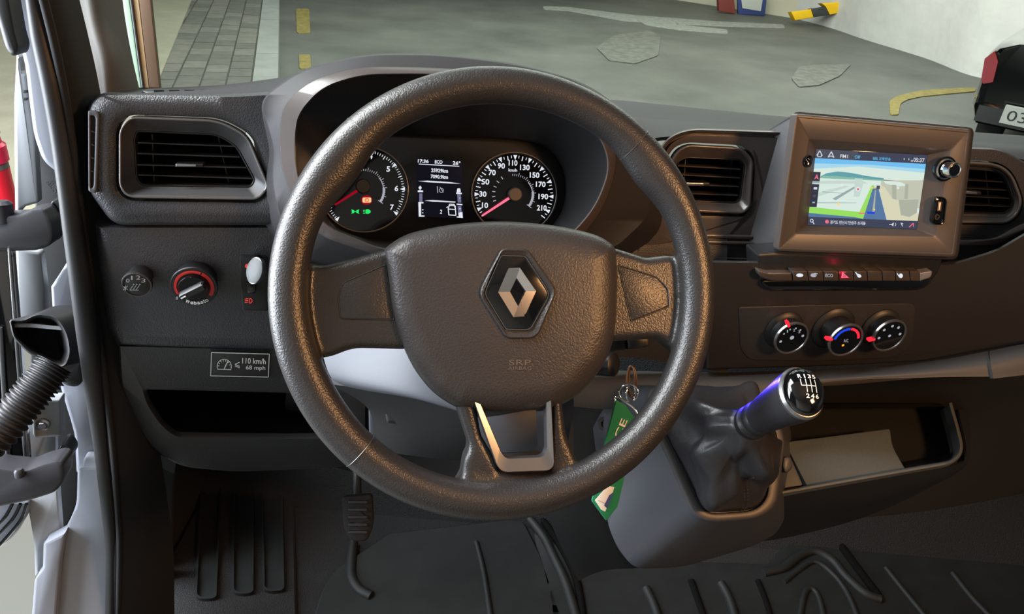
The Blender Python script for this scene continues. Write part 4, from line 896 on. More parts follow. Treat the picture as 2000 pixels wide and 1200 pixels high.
# ================================================================== DISPLAY UNIT
VP = PL(1690, 360, .885, 11, 14)
iu = thing('display_unit', 'square brown-lit infotainment unit with lit map screen and chrome volume knob', 'infotainment display', VP.at(1690, 505))
bz = [(1553, 222, 8), (1898, 253, 10), (1866, 503, 10), (1517, 491, 10)]
rc = [(1580, 272, 4), (1856, 293, 4), (1826, 462, 4), (1554, 457, 4)]
scn = [(1594, 291, 1), (1811, 303, 1), (1790, 448, 1), (1577, 440, 1)]
hs = [(1500, 248, 20), (1800, 262, 8), (1800, 500, 8), (1482, 522, 20)]
hs0 = [p + VP.n * -.085 for p in R3(VP, [(1572, 258, 8), (1885, 275, 10), (1862, 500, 10), (1522, 512, 10)], 0)]
loft('housing', [hs0, R3(VP, off(bz, -3), -.055), R3(VP, off(bz, -5), -.03), R3(VP, off(bz, -4), -.012), R3(VP, off(bz, 3), -.010)], 'dash_smooth', iu, cap0=True, cap1=False, sharp=40)
o1 = R3(VP, bz, -.003)
loft('bezel', [shift(o1, VP, -.010), o1, R3(VP, bz, -.0008, .8), R3(VP, bz, .0, 3), R3(VP, bz, .0, 6), R3(VP, bz, -.0006, 7.5), R3(VP, rc, -.0006, -1.5), R3(VP, rc, -.001, 0), R3(VP, scn, -.011, -.5), R3(VP, scn, -.013, -.5)], 'screen_bezel', iu, cap1=False, sharp=30)
scr = slab('screen', VP, off(scn, -2), -.0115, .003, 'gloss_black', iu, bev=.0002)
SPH = -.0113
Q = [Vector(p[:2]) for p in scn]
def S(u, v):
    """screen coordinates 0..1 to pixels"""
    p = Q[0] * (1 - u) * (1 - v) + Q[1] * u * (1 - v) + Q[2] * u * v + Q[3] * (1 - u) * v
    return (p.x, p.y)
def Sp(*pts): return [S(u, v) for u, v in pts]
sh = [(Sp((0, 0), (1, 0), (1, .12), (0, .12)), 'map_bar'), (Sp((.38, 0), (1, 0), (1, .12), (.38, .12)), 'map_bar2'),
      (Sp((0, .12), (1, .12), (1, .19), (0, .19)), 'map_sky'), (Sp((0, .19), (.5, .17), (1, .19), (1, .25), (0, .26)), 'map_sky2'), (Sp((0, .26), (.4, .2), (1, .24), (1, .36), (0, .36)), 'map_sky3'),
      (Sp((.06, .36), (.12, .31), (.22, .28), (.34, .29), (.48, .32), (.64, .34), (.64, .37)), 'map_hill'), (Sp((0, .37), (.06, .35), (.2, .34), (.4, .35), (.64, .36), (.64, .40), (0, .40)), 'map_hill2'),
      (Sp((0, .38), (1, .37), (1, .89), (0, .89)), 'map_land'), (Sp((0, .42), (.45, .38), (.5, .42), (0, .46)), 'map_land2'), (Sp((.0, .60), (.3, .46), (.34, .47), (.05, .63)), 'map_land2'),
      (Sp((.2, .64), (.38, .47), (.40, .48), (.23, .66)), 'map_line'), (Sp((.02, .70), (.42, .68), (.42, .685), (.02, .71)), 'map_line'), (Sp((.1, .55), (.3, .56), (.3, .565), (.1, .56)), 'map_line'),
      (Sp((.38, .36), (.45, .36), (.46, .44), (.44, .60), (.39, .60)), 'map_land2'),
      (Sp((0, .76), (.46, .80), (.54, .44), (.56, .44), (.53, .89), (0, .84)), 'map_green'), (Sp((0, .84), (.42, .87), (.5, .89), (0, .89)), 'map_road'),
      (Sp((.555, .46), (.60, .46), (.715, .89), (.50, .89)), 'map_road'), (Sp((.575, .5), (.582, .5), (.60, .82), (.575, .82)), 'map_block2'),
      (Sp((.60, .44), (.66, .44), (1, .80), (1, .89), (.715, .89)), 'map_sand'), (Sp((.62, .37), (1, .34), (1, .72), (.86, .70), (.80, .62), (.74, .60), (.66, .46), (.62, .43)), 'map_block'),
      (Sp((.80, .62), (.98, .60), (.98, .78), (.92, .84), (.84, .82), (.82, .72)), 'map_block2'), (Sp((.64, .37), (.80, .38), (.86, .42), (.78, .44), (.66, .41)), 'map_sky3'), (Sp((.72, .42), (.76, .42), (.78, .62), (.74, .60)), 'map_block2'), (Sp((.84, .40), (.87, .40), (.88, .60), (.85, .60)), 'map_block2'),
      (Sp((0, .30), (.065, .30), (.065, .42), (0, .42)), 'map_dark'), (Sp((0, .46), (.065, .46), (.065, .76), (0, .76)), 'map_dark'), (Sp((0, .42), (.065, .42), (.065, .445), (0, .445)), 'map_line'),
      (Sp((.012, .40), (.033, .325), (.055, .40), (.033, .38)), 'map_pink'), (Sp((.018, .50), (.05, .50), (.05, .53), (.018, .53)), 'map_text'), (Sp((.02, .60), (.045, .60), (.045, .63), (.02, .63)), 'map_bar'), (Sp((.02, .69), (.045, .69), (.045, .71), (.02, .71)), 'map_line'),
      (ell(*S(.42, .50), 4.5, 4.5, 14), 'lit_white'), (ell(*S(.42, .50), 2.4, 2.4, 12), 'map_pink'), (ell(*S(.27, .46), 2.6, 2.6, 12), 'lit_white'), (ell(*S(.26, .71), 3, 3, 12), 'lit_cream'), (ell(*S(.78, .46), 2.4, 2.4, 12), 'lit_white'),
      (Sp((.52, .47), (.62, .46), (.62, .475), (.52, .485)), 'map_yellow'), (Sp((.585, .44), (.615, .44), (.615, .49), (.585, .49)), 'map_bar'), (Sp((.455, .80), (.48, .78), (.51, .80), (.48, .79)), 'lit_orange'), (Sp((.455, .81), (.51, .81), (.51, .825), (.455, .825)), 'map_pink'), (Sp((.53, .79), (.60, .79), (.60, .82), (.53, .82)), 'lit_blue'), (ell(*S(.59, .76), 2.2, 1.6, 10), 'map_yellow'),
      (Sp((0, .89), (1, .89), (1, 1), (0, 1)), 'map_bar2'),
      (arc(S(.035, .94), 3.6, 0, 360, 1.5, 14), 'map_text'), (strip(S(.045, .955), S(.06, .985), 1.6), 'map_text'), (ell(*S(.175, .945), 3.8, 4, 14), 'map_pink'),
      (Sp((.745, .945), (.765, .945), (.785, .92), (.785, .975), (.765, .955), (.745, .955)), 'map_text'), (arc(S(.79, .947), 4, -60, 60, 1, 8), 'map_text'), (strip(S(.85, .92), S(.87, .97), 1.4), 'map_text'), (strip(S(.87, .925), S(.855, .945), 1.4), 'map_text'), (strip(S(.93, .975), S(.965, .92), 2), 'map_pink'), (strip(S(.965, .92), S(.968, .97), 1.6), 'map_pink'),
      # home and arrow symbols of the top bar
      (strip(S(.012, .085), S(.035, .02), 1.8), 'map_text'), (strip(S(.035, .02), S(.062, .085), 1.8), 'map_text'), (strip(S(.022, .06), S(.022, .10), 1.6), 'map_text'), (strip(S(.054, .06), S(.054, .10), 1.6), 'map_text'), (strip(S(.02, .10), S(.056, .10), 1.6), 'map_text'),
      (strip(S(.115, .10), S(.14, .025), 1.9), 'map_text'), (strip(S(.14, .025), S(.168, .10), 1.9), 'map_text'), (strip(S(.115, .10), S(.14, .08), 1.5), 'map_text'), (strip(S(.14, .08), S(.168, .10), 1.5), 'map_text'), (ell(*S(.80, .07), 1.6, 2, 8), 'map_line'), (ell(*S(.84, .07), 1.4, 2.4, 8), 'map_line')]
decal('screen_picture', VP, SPH, sh, scr, step=.00001)
letters('screen_text', VP, SPH + .0011, [('FM1', S(.225, .10), S(.295, .10), 7), ('05:37', S(.885, .10), S(.985, .10), 8), ('AM', S(.86, .10), S(.88, .10), 3.5), ('경기도 안산시 단원구 초지동', S(.205, .972), S(.53, .972), 7)], 'map_text', scr, bold=.02)
letters('screen_text', VP, SPH + .0011, [('Off', S(.355, .10), S(.405, .10), 6.5), ('EBS 교육방송', S(.52, .105), S(.68, .105), 6.5)], 'map_cyan', scr, bold=.02)
o_ = VP.at(1579, 314, 0)
lathe('microphone_button', VP.at(1578, 315, 0), VP.n, [(.0056, -.002), (.0058, .0012), (.005, .0018), (.0035, .001)], 'gloss_black', iu, seg=28, squash=(1, 1.2))
decal('button_print', VP, .0013, [(strip((1574, 311), (1580, 319), 1), 'grey_print'), (strip((1578, 309), (1581, 312), 1), 'grey_print')], iu)
vk = VP.at(1845, 330, 0)
lathe('volume_ring', vk, VP.n, [(.0145, -.002), (.0150, .0014), (.0130, .0022), (.0130, .0004)], 'gloss_black', iu, seg=40)
lathe('volume_light', vk, VP.n, [(.0122, .0), (.0126, .0020), (.0108, .0028), (.0100, .001)], 'chrome', iu, seg=40, cap1=False)
vkn = lathe('volume_knob', vk, VP.n, [(.0090, 0), (.0095, .014), (.0092, .0165), (.0080, .0172), (.0072, .0165)], 'chrome', iu, seg=40)
lathe('knob_cap', vk, VP.n, [(.0070, .0160), (.0066, .0170), (.003, .0174)], 'gloss_black', vkn, seg=32)
us = [(1827, 386, 9), (1848, 388, 9), (1842, 438, 9), (1820, 436, 9)]
ringframe('socket_ring', VP, off(us, -2.5), us, .0018, .003, 'gloss_black', iu, bev=.0008)
slab('socket_face', VP, us, .0006, .002, 'gloss_black', iu, bev=.0004)
slab('socket_slot', VP, [(1833, 394), (1840.5, 394.5), (1838, 413), (1830.5, 412.5)], .0011, .001, 'bronze', iu, bev=.0002, k=1)
slab('slot_tongue', VP, [(1835.5, 396), (1838, 396), (1836, 411), (1833.5, 411)], .0018, .001, 'lit_orange' if False else 'cream_edge', iu, bev=.0002, k=1)
lathe('audio_jack', VP.at(1829, 424, .0008), VP.n, [(.0034, 0), (.0034, .0014), (.0022, .0014), (.0020, 0)], 'black_plastic', iu, seg=20)
# button shelf under the display
BRP = PL(1650, 540, .93, 13, 2)
br = thing('button_row', 'narrow row of black dashboard buttons with red hazard triangle under the display', 'button panel', BRP.at(1650, 568))
slab('shelf_body', BRP, [(1478, 496, 6), (1540, 492, 4), (1840, 504, 4), (1834, 528, 6), (1812, 560, 10), (1792, 567, 6), (1508, 569, 14), (1482, 556, 12)], -.012, .03, 'black_plastic', br, bev=.003)
slab('lower_lip', BRP, [(1486, 549, 6), (1818, 546, 6), (1806, 560, 8), (1790, 566, 6), (1510, 568, 10), (1492, 561, 10)], -.006, .03, 'gloss_black', br, bev=.002)
xs = [1547, 1577, 1607, 1637, 1666, 1693, 1722, 1748, 1776]
slab('end_cap', BRP, [(1480, 528, 4), (1500, 533), (1546, 533), (1548, 549), (1506, 549, 10), (1484, 542, 8)], -.001, .02, 'trim_satin', br, bev=.002)
slab('end_cap', BRP, [(1795.5, 533), (1821, 529, 4), (1818, 542, 6), (1796, 549)], -.001, .02, 'silver_paint', br, bev=.002)
for i, x in enumerate(xs):
    x2 = (xs + [1795])[i + 1]
    slab('button', BRP, [(x + .7, 530), (x2 - .4, 530), (x2 + 1.2, 549), (x + 2.4, 549)], .0, .014, 'trim_satin' if i > 4 else 'screen_bezel', br, bev=.0012, k=2)
sh = [(ell(1562, 538, 7, 3.6, 16), 'lit_white'), (ell(1589, 538, 6, 4, 16), 'lit_soft'), (strip((1590, 534), (1597, 535), 2), 'lit_soft'),
      ([(1639.5, 544.5), (1642, 530), (1661, 544)], 'glow_red'), ([(1643, 543), (1645, 532), (1658, 542.6)], 'lit_pink'), ([(1646, 541), (1647.5, 536), (1653, 540.6)], 'glow_red'), ([(1647, 540.2), (1648, 537.6), (1651, 540)], 'lit_pink'),
      (rp([(1672, 535, 3), (1681, 536, 4), (1683, 542, 3), (1676, 543, 3)]), 'lit_white'), (strip((1671, 532), (1675, 537), 2), 'lit_white'), (ell(1759.5, 539, 4, 4.5, 14), 'lit_white'), (strip((1752, 534), (1757, 542), 1.6), 'lit_white')]
decal('button_symbols', BRP, .0004, sh, br, step=.00003)
letters('button_text', BRP, .0004, [('ECO', (1612, 541.5), (1627, 542), 6.5)], 'lit_soft', br, bold=.02)
spot('hazard_lamp', BRP.at(1648, 537, .004), BRP.at(1640, 515, -.01), .02, (1, .02, .08), 120, .002)

# ================================================================== HEATER KNOBS
def hknob(label, fx, fy, r, prot, base_r, body_m='dash_smooth'):
    fr = CPn.at(fx, fy, prot); t = thing('climate_knob', label, 'knob', CPn.at(fx, fy + r))
    rr_ = r * CPn.mpx(fx, fy, prot)
    lathe('knob_base', fr - CPn.n * prot, CPn.n, [(rr_ * base_r, 0), (rr_ * base_r, .003), (rr_ * base_r * .9, .006), (rr_ * .93, .007), (rr_ * .88, prot * .6), (rr_ * .96, prot - .003), (rr_ * 1.02, prot - .001)], 'black_plastic', t, seg=48)
    lathe('chrome_ring', fr, CPn.n, [(rr_ * 1.0, -.003), (rr_ * 1.04, -.001), (rr_ * 1.0, .0014), (rr_ * .93, .0014), (rr_ * .90, .0)], 'satin_metal', t, seg=56, cap0=False, cap1=False)
    lathe('knob_face', fr, CPn.n, [(rr_ * .92, -.001), (rr_ * .92, .0002)], 'gloss_black', t, seg=48)
    return t, PL(0, 0, 0, 14, 0, o=fr), rr_
def pointer(t, K, rr_, a):
    a = math.radians(a); d = Vector((math.cos(a), math.sin(a))); n = Vector((-d.y, d.x))
    loft('pointer', [[K.pt(*(d * x + n * y), h) for x, y in ((rr_ * .90, -.0016), (rr_ * 1.28, -.0016), (rr_ * 1.28, .0016), (rr_ * .90, .0016))] for h in (-.004, .002)], 'lit_red', t, cap0=True)
def dot(K, rr_, r, a, s): 
    a = math.radians(a); return [(K.o + K.u * (rr_ * r * math.cos(a) + s * math.cos(b)) + K.v * (rr_ * r * math.sin(a) + s * math.sin(b))) for b in [2 * math.pi * i / 10 for i in range(10)]]
def worldsheet(name, K, polys, m, t, h=.0006):
    bm = bmesh.new()
    for p in polys: bm.faces.new([bm.verts.new(q + K.n * h) for q in p])
    return from_bm(name, bm, m, t, recalc=False)
t, K, rr_ = hknob('left round climate knob with chrome ring and fan speed marks', 1546, 661, 31, .022, 1.18)
pointer(t, K, rr_, 118)
worldsheet('knob_marks', K, [dot(K, rr_, .66, a, .0012 if i not in (0, 5) else .0019) for i, a in enumerate((195, 150, 115, 85, 55, 12))] + [dot(K, rr_, .05, 90, .0030)], 'lit_soft', t)
letters('fan_numerals', K, .0007, [('1', (1537, 650), (1539, 650), 5), ('2', (1549, 648), (1553, 648), 5), ('3', (1559, 651), (1563, 651), 5)], 'lit_soft', t)
t, K, rr_ = hknob('middle round temperature knob with blue and red arc', 1652, 665, 31, .032, 1.3)
pointer(t, K, rr_, 172)
for nm, m_, a0_, a1_ in (('cold_arc', 'lit_blue', 172, 88), ('hot_arc', 'lit_red', 84, 8)):
    loft(nm, [[K.pt(u, v, h) for u, v in lpoly(rr_ * .66, rr_ * .80, a0_, a1_, 16)] for h in (.0002, .0007)], m_, t)
letters('knob_text', K, .0007, [('A/C', (1648, 669), (1657, 669), 6)], 'lit_soft', t)
worldsheet('lamp_mark', K, [dot(K, rr_, .32, 255, .0019)], 'lit_orange', t)
t, K, rr_ = hknob('right round air direction knob with chrome ring', 1737, 656, 30, .022, 1.2)
pointer(t, K, rr_, 190)
worldsheet('knob_marks', K, [dot(K, rr_, .64, a, .0020) for a in (190, 140, 95, 55, 8)] + [dot(K, rr_, .0, 90, .0021)], 'lit_soft', t)

# ================================================================== CENTRE CONSOLE
QP = PL(1420, 940, .93, 14, 42)
con = thing('gear_console', 'grey moulded console standing below the dashboard around the gear lever', 'console', P(1350, 1105, 1.1))
fo = [(1268, 757, 20), (1462, 757, 14), (1512, 800, 20), (1533, 862, 16), (1516, 988, 22), (1482, 1013, 24), (1388, 1021, 24), (1356, 1008, 20), (1308, 900, 20), (1262, 800, 20)]
fi = [(1286, 768, 16), (1440, 766, 16), (1484, 806, 20), (1504, 862, 16), (1499, 972, 18), (1474, 998, 24), (1392, 1004, 24), (1370, 994, 16), (1324, 900, 20), (1278, 810, 16)]
bd = [(1150, 745, 20), (1480, 752, 14), (1540, 820, 20), (1548, 900, 16), (1536, 1015, 26), (1484, 1062, 30), (1330, 1104, 30), (1238, 1112, 24), (1192, 1050, 40), (1160, 860, 40)]
bd2 = [(1150, 765, 20), (1480, 770, 14), (1545, 830, 20), (1552, 910, 16), (1535, 1030, 26), (1480, 1065, 30), (1335, 1108, 30), (1240, 1113, 24), (1196, 1060, 40), (1166, 880, 40)]
loft('console_body', [R3(QP, bd2, -.17), R3(QP, bd, -.11), R3(QP, [(a[0] * .25 + b[0] * .75, a[1] * .25 + b[1] * .75, b[2]) for a, b in zip(fo, bd)], -.085), R3(QP, [(a[0] * .86 + b[0] * .14, a[1] * .86 + b[1] * .14, b[2]) for a, b in zip(fo, bd)], -.02), R3(QP, fo, -.004)], 'console_plastic', con, sharp=50)
ringframe('console_frame', QP, off(fo, -.5), fi, .002, .012, 'console_frame', con, bev=.003, k=6)
slab('side_clip', QP, [(1530, 892, 6), (1545, 892, 8), (1548, 916, 8), (1534, 926, 6), (1528, 912, 6)], -.008, .02, 'console_frame', con, bev=.003)
# inner cowl beside the console, with small socket
cw = thing('engine_cowl', 'dark lower cowl panel between steering column and gear console', 'panel', P(1150, 1110, 1.15))
patch('cowl_panel', [[P(1080, 745, 1.02), P(1160, 765, 1.0), P(1290, 790, 1.0), P(1330, 800, 1.04)],
                     [P(1078, 860, 1.03), P(1160, 860, 1.03), P(1250, 880, 1.04), P(1330, 900, 1.08)],
                     [P(1070, 1000, 1.08), P(1130, 1000, 1.07), P(1220, 1010, 1.08), P(1330, 1020, 1.14)],
                     [P(1130, 1135, 1.15), P(1180, 1115, 1.14), P(1250, 1110, 1.14), P(1340, 1100, 1.2)]], 'black_plastic', cw, th=.01, sub=6)
lathe('small_socket', P(1182, 828, 1.01), -FW, [(.010, -.004), (.010, .003), (.006, .003), (.005, -.002)], 'dark_trim', cw, seg=24)
# gaiter and lever
gl = thing('gear_lever', 'black leather gaiter and glossy gear knob with white shift pattern', 'gear lever', QP.at(1430, 960))
base_r = R3(QP, [(x, y, 26) for x, y, r in fi], -.004, 1.5, 8); nb = len(base_r)
A0, A1 = P(1474, 822, .80), P(1552, 776, .722); axl = (A1 - A0).normalized()
top_c = A0 - axl * .012
ua = axl.cross(RT).normalized(); ub = axl.cross(ua)
cb = sum(base_r, Vector()) / nb
ang = []
for p in base_r:
    q = p - cb; ang.append(math.atan2(q.dot(QP.v), q.dot(QP.u)))
# choose axes of the top ring so that it lines up with the base outline
tu = (QP.u - axl * QP.u.dot(axl)).normalized(); tv = axl.cross(tu)
if tv.dot(QP.v) < 0: tv = -tv
rings = []
for s in [i / 14 for i in range(15)]:
    r = []
    cen = cb.lerp(top_c, s)
    for p, a in zip(base_r, ang):
        t0 = top_c + (tu * math.cos(a) + tv * math.sin(a)) * .0165
        q = p.lerp(t0, s ** .8)
        d = (q - cen)
        fold = .22 * math.sin(3 * a + 6 * s + .6) + .15 * math.sin(5 * a - 8 * s) + .08 * math.sin(9 * a + 9 * s)
        sw = 4 * s * (1 - s)
        q = cen + d * (1 + sw * (.22 + fold)) + QP.n * .006 * sw * math.sin(4 * a + 8 * s)
        r.append(q)
    rings.append(r)
loft('leather_gaiter', rings, 'leather_soft', gl, cap1=True, sharp=80)
# seam: a row of stitches running up the front of the gaiter
jf = min(range(nb), key=lambda i: abs(ang[i] + 1.45))
seam = [rings[i][jf] + QP.n * .0018 for i in range(0, 9)]
ss_ = cr(seam, 5)
for k in range(0, len(ss_) - 2, 2):
    for sd in (-.0022, .0022): tube('stitch', [ss_[k] + QP.u * sd, ss_[k + 1] + QP.u * sd], .0006, 'dark_trim', gl, n=5)
L_ = (A1 - A0).length
lathe('collar', top_c, axl, [(.0165, -.004), (.0185, .0), (.0190, .008), (.0165, .011), (.0160, .016), (.0185, .018), (.0190, .024), (.017, .028)], 'black_plastic', gl, seg=40)
hb = L_ - .004
def prof_r(s): return .0165 + .0085 * s
k1 = Vector(axl)
# knob end is squashed: taller than wide
su = (UP - k1 * UP.dot(k1)).normalized(); sr = k1.cross(su)
def kring(c, ra, rb_, n=44, tiltv=0.0):
    return [c + sr * ra * math.cos(2 * math.pi * i / n) + su * rb_ * math.sin(2 * math.pi * i / n) + k1 * tiltv * math.sin(2 * math.pi * i / n) for i in range(n)]
q0_ = top_c + k1 * .026
seq = [(0, .0165, .0170), (.010, .0180, .0190), (L_ * .5, .0205, .0225), (L_ * .86, .0225, .0262), (L_ * .95, .0222, .0262)]
loft('knob_grip', [kring(q0_ + k1 * s, a, b) for s, a, b in seq], 'leather_soft', gl, cap0=True, sharp=60)
qe = q0_ + k1 * L_ * .95
loft('knob_ring', [kring(qe, .0224, .0264), kring(qe + k1 * .003, .0226, .0264), kring(qe + k1 * .006, .0208, .0246), kring(qe + k1 * .0062, .0196, .0232)], 'satin_metal', gl, cap0=True, sharp=30)
qc = qe + k1 * .0058
kcap = loft('knob_cap', [kring(qc + k1 * h, a * .0202, a * .0238) for h, a in ((0, 1), (.003, .99), (.006, .93), (.009, .80), (.011, .62), (.0122, .40), (.0128, .18))], 'gloss_black', gl, sharp=80)
# shift pattern wrapped on the cap
def cap_pt(u, v):
    """point on the cap in pattern coordinates (metres)"""
    rf = math.sqrt((u / .0202) ** 2 + (v / .0238) ** 2); pr = ((0, .0129), (.18, .0128), (.40, .0122), (.62, .011), (.80, .009), (.93, .006), (.99, .003), (1.5, 0))
    h = next((h0 + (h1 - h0) * (rf - r0) / (r1 - r0) for (r0, h0), (r1, h1) in zip(pr, pr[1:]) if rf <= r1), 0) + .0004
    return qc + sr2 * u + su2 * v + k1 * h
dirR = (RT - k1 * RT.dot(k1)).normalized(); sr2 = (dirR * .99 + su * -.02).normalized(); su2 = sr2.cross(k1)
if su2.dot(UP) < 0: su2 = -su2
bm = bmesh.new()
def seg(a, b, wd=.00075, nseg=6):
    a, b = Vector(a), Vector(b); d = (b - a).normalized(); n_ = Vector((-d.y, d.x)) * wd / 2
    for i in range(nseg):
        p, q = a.lerp(b, i / nseg), a.lerp(b, (i + 1) / nseg)
        bm.faces.new([bm.verts.new(cap_pt(*x)) for x in (p - n_, q - n_, q + n_, p + n_)])
ux, uy, st = -.0004, .0026, .0048
xs_ = [ux - 1.5 * st, ux - .5 * st, ux + .5 * st, ux + 1.5 * st]
for x in xs_[1:]: seg((x, uy + .0066), (x, uy - .0066))
seg((xs_[0], uy + .0066), (xs_[0], uy)); seg((xs_[0], uy), (xs_[3], uy))
from_bm('shift_pattern', bm, 'white_print', kcap, recalc=False)
vs_, fs_ = [], []
for ch, x, y in (('R', xs_[0], uy + .0076), ('1', xs_[1], uy + .0076), ('3', xs_[2], uy + .0076), ('5', xs_[3], uy + .0076), ('2', xs_[1], uy - .0122), ('4', xs_[2], uy - .0122), ('6', xs_[3], uy - .0122)):
    vv, ff = text_mesh(ch, .02); b0 = len(vs_); wd = .0034 if ch != '1' else .0012
    vs_ += [cap_pt(x - wd / 2 + a * wd, y + b * .0042) for a, b in vv]; fs_ += [tuple(b0 + i for i in f) for f in ff]
me = bpy.data.meshes.new('shift_numerals'); me.from_pydata(vs_, [], fs_); finish('shift_numerals', me, 'white_print', kcap)

# ================================================================== STORAGE TRAY
TR = PL(1700, 930, 1.03, 14, 66)
tr = thing('storage_tray', 'open storage tray with grey lip and grey felt liner at the foot of the dashboard', 'tray', TR.at(1700, 1000, -.1))
lo = [(1440, 790, 10), (1600, 783), (1858, 782, 6), (1872, 830, 10), (1885, 882, 26), (1862, 908, 20), (1700, 936), (1520, 968, 8), (1500, 930), (1460, 840)]
li = off(lo, 9)
def opn(c, h):
    r = R3(TR, c, h, 0, 6); return r
def seglip(c):
    """front and right run of the lip only: from the inner right end round to the left front"""
    q = rp(c, 6); i0 = min(range(len(q)), key=lambda i: abs(q[i][0] - c[2][0]) + abs(q[i][1] - c[2][1])); i1 = min(range(len(q)), key=lambda i: abs(q[i][0] - c[7][0]) + abs(q[i][1] - c[7][1]))
    return q[i0 + 2:i1 + 1]
def lipring(c, h, dh=0): return [TR.at(x, y, h) + TR.n * dh for x, y in seglip(c)]
loftopen('tray_lip', [lipring(lo, -.004, -.03), lipring(lo, -.004), lipring(off(lo, 2), .0), lipring(off(lo, 6), .001), lipring(li, -.002), lipring(li, -.002, -.012)], 'tray_lip', tr, sharp=60)
bt_ = [(1440, 800, 10), (1600, 793), (1840, 792, 10), (1852, 830, 10), (1858, 870, 20), (1840, 890, 20), (1700, 912), (1520, 940, 8), (1500, 910), (1460, 840)]
loft('tray_basin', [shift(R3(TR, li, -.002), TR, -.006), R3(TR, off(bt_, -6), -.045), R3(TR, bt_, -.055)], 'black_plastic', tr, sharp=50)
MT = [(1500, 868, 4), (1600, 856), (1738, 838, 6), (1742, 872, 16), (1774, 928, 4), (1700, 936), (1576, 950, 3), (1540, 880, 10)]
slab('felt_liner', TR, MT, -.012, .006, 'tray_mat', tr, bev=.001)
slab('felt_liner', TR, [(1500, 880, 4), (1536, 876, 6), (1568, 948, 4), (1522, 955, 4)], -.011, .006, 'tray_lip', tr, bev=.001)
patch('tray_front', [[TR.at(1460, 984, -.02), TR.at(1520, 969, -.01), TR.at(1700, 937, -.01), TR.at(1866, 909, -.01), TR.at(1888, 885, -.01), TR.at(1872, 800, -.02)],
                     [P(1460, 1030, 1.06), P(1530, 1020, 1.06), P(1700, 985, 1.07), P(1850, 935, 1.09), P(1895, 890, 1.12), P(1890, 800, 1.2)],
                     [P(1460, 1060, 1.13), P(1540, 1050, 1.14), P(1690, 1010, 1.15), P(1830, 945, 1.17), P(1880, 890, 1.2), P(1890, 800, 1.25)]], 'black_plastic', tr, th=.003, sub=6)

# ================================================================== STEERING COLUMN
sc = thing('steering_column', 'steering column shroud with pale-lit upper half and dark lower half behind the wheel', 'steering column', P(850, 800, .9))
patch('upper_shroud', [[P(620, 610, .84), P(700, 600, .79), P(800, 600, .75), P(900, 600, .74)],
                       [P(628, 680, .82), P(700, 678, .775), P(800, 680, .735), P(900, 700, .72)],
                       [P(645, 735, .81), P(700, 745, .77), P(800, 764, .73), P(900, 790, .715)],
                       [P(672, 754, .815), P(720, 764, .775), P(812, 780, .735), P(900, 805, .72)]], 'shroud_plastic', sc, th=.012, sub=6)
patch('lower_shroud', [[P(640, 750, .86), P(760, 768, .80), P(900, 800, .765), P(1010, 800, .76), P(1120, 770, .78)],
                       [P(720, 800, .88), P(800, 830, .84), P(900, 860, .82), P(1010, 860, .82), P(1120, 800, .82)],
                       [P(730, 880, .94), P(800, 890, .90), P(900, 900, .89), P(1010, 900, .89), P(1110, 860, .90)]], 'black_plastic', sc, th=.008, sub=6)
loft('column_tube', [[P(980, 640, .74) + FW * h + RT * .07 * math.cos(a) * f + UP * .055 * math.sin(a) * f for a in [2 * math.pi * i / 32 for i in range(32)]] for h, f in ((.22, 1.0), (.06, 1.0), (.03, .92), (.0, .8))], 'black_plastic', sc, cap0=True, sharp=40)
slab('adjust_lever', PL(800, 810, .86, 14, 30), [(752, 806, 4), (870, 826, 4), (876, 838, 6), (860, 842, 4), (756, 826, 4)], 0, .02, 'black_matte', sc, bev=.003)
slab('column_bracket', PL(800, 830, .92, 14, 10), [(720, 780, 20), (830, 788, 10), (880, 800, 20), (880, 850, 20), (868, 866, 6), (842, 830, 6), (780, 800, 10), (760, 870, 20), (722, 870, 20)], 0, .02, 'console_plastic', sc, bev=.004)
patch('lit_column_cover', [[P(915, 775, .78), P(1000, 772, .77), P(1085, 768, .78)], [P(915, 830, .775), P(1000, 828, .765), P(1085, 825, .775)], [P(915, 885, .80), P(1000, 884, .79), P(1085, 880, .80)]], 'shroud_plastic', sc, th=.006, sub=6)  # lighter plastic stands in for lamplight on the lower shroud
kp = patch('knee_cover', [[P(900, 780, .95), P(1000, 775, .94), P(1120, 770, .95)], [P(900, 850, .945), P(1000, 850, .935), P(1120, 850, .95)], [P(900, 900, .98), P(1000, 900, .97), P(1120, 900, .98)]], 'shelf_plastic', sc, th=.006, sub=6)
st = thing('wiper_stalk', 'black wiper control stalk showing behind the right wheel spoke', 'stalk', P(1180, 680, .80))
SKP = PL(1220, 675, .78, 14, 25)
slab('stalk_arm', SKP, [(1110, 668, 6), (1222, 660, 3), (1224, 683, 3), (1110, 700, 8)], 0, .018, 'black_plastic', st, bev=.003)
slab('stalk_end', SKP, [(1224, 660), (1270, 657, 5), (1268, 678, 5), (1226, 683)], .001, .018, 'black_plastic', st, bev=.003)
decal('stalk_symbol', SKP, .0014, [(strip((1252, 659), (1258, 663), 1.2), 'white_print'), (strip((1258, 663), (1257, 659), 1.2), 'white_print')], st)
ign = lathe('ignition_lock', P(1190, 712, .86), (RT * .8 - FW * .6), [(.014, -.03), (.014, .006), (.011, .008), (.004, .008)], 'black_plastic', sc, seg=28)

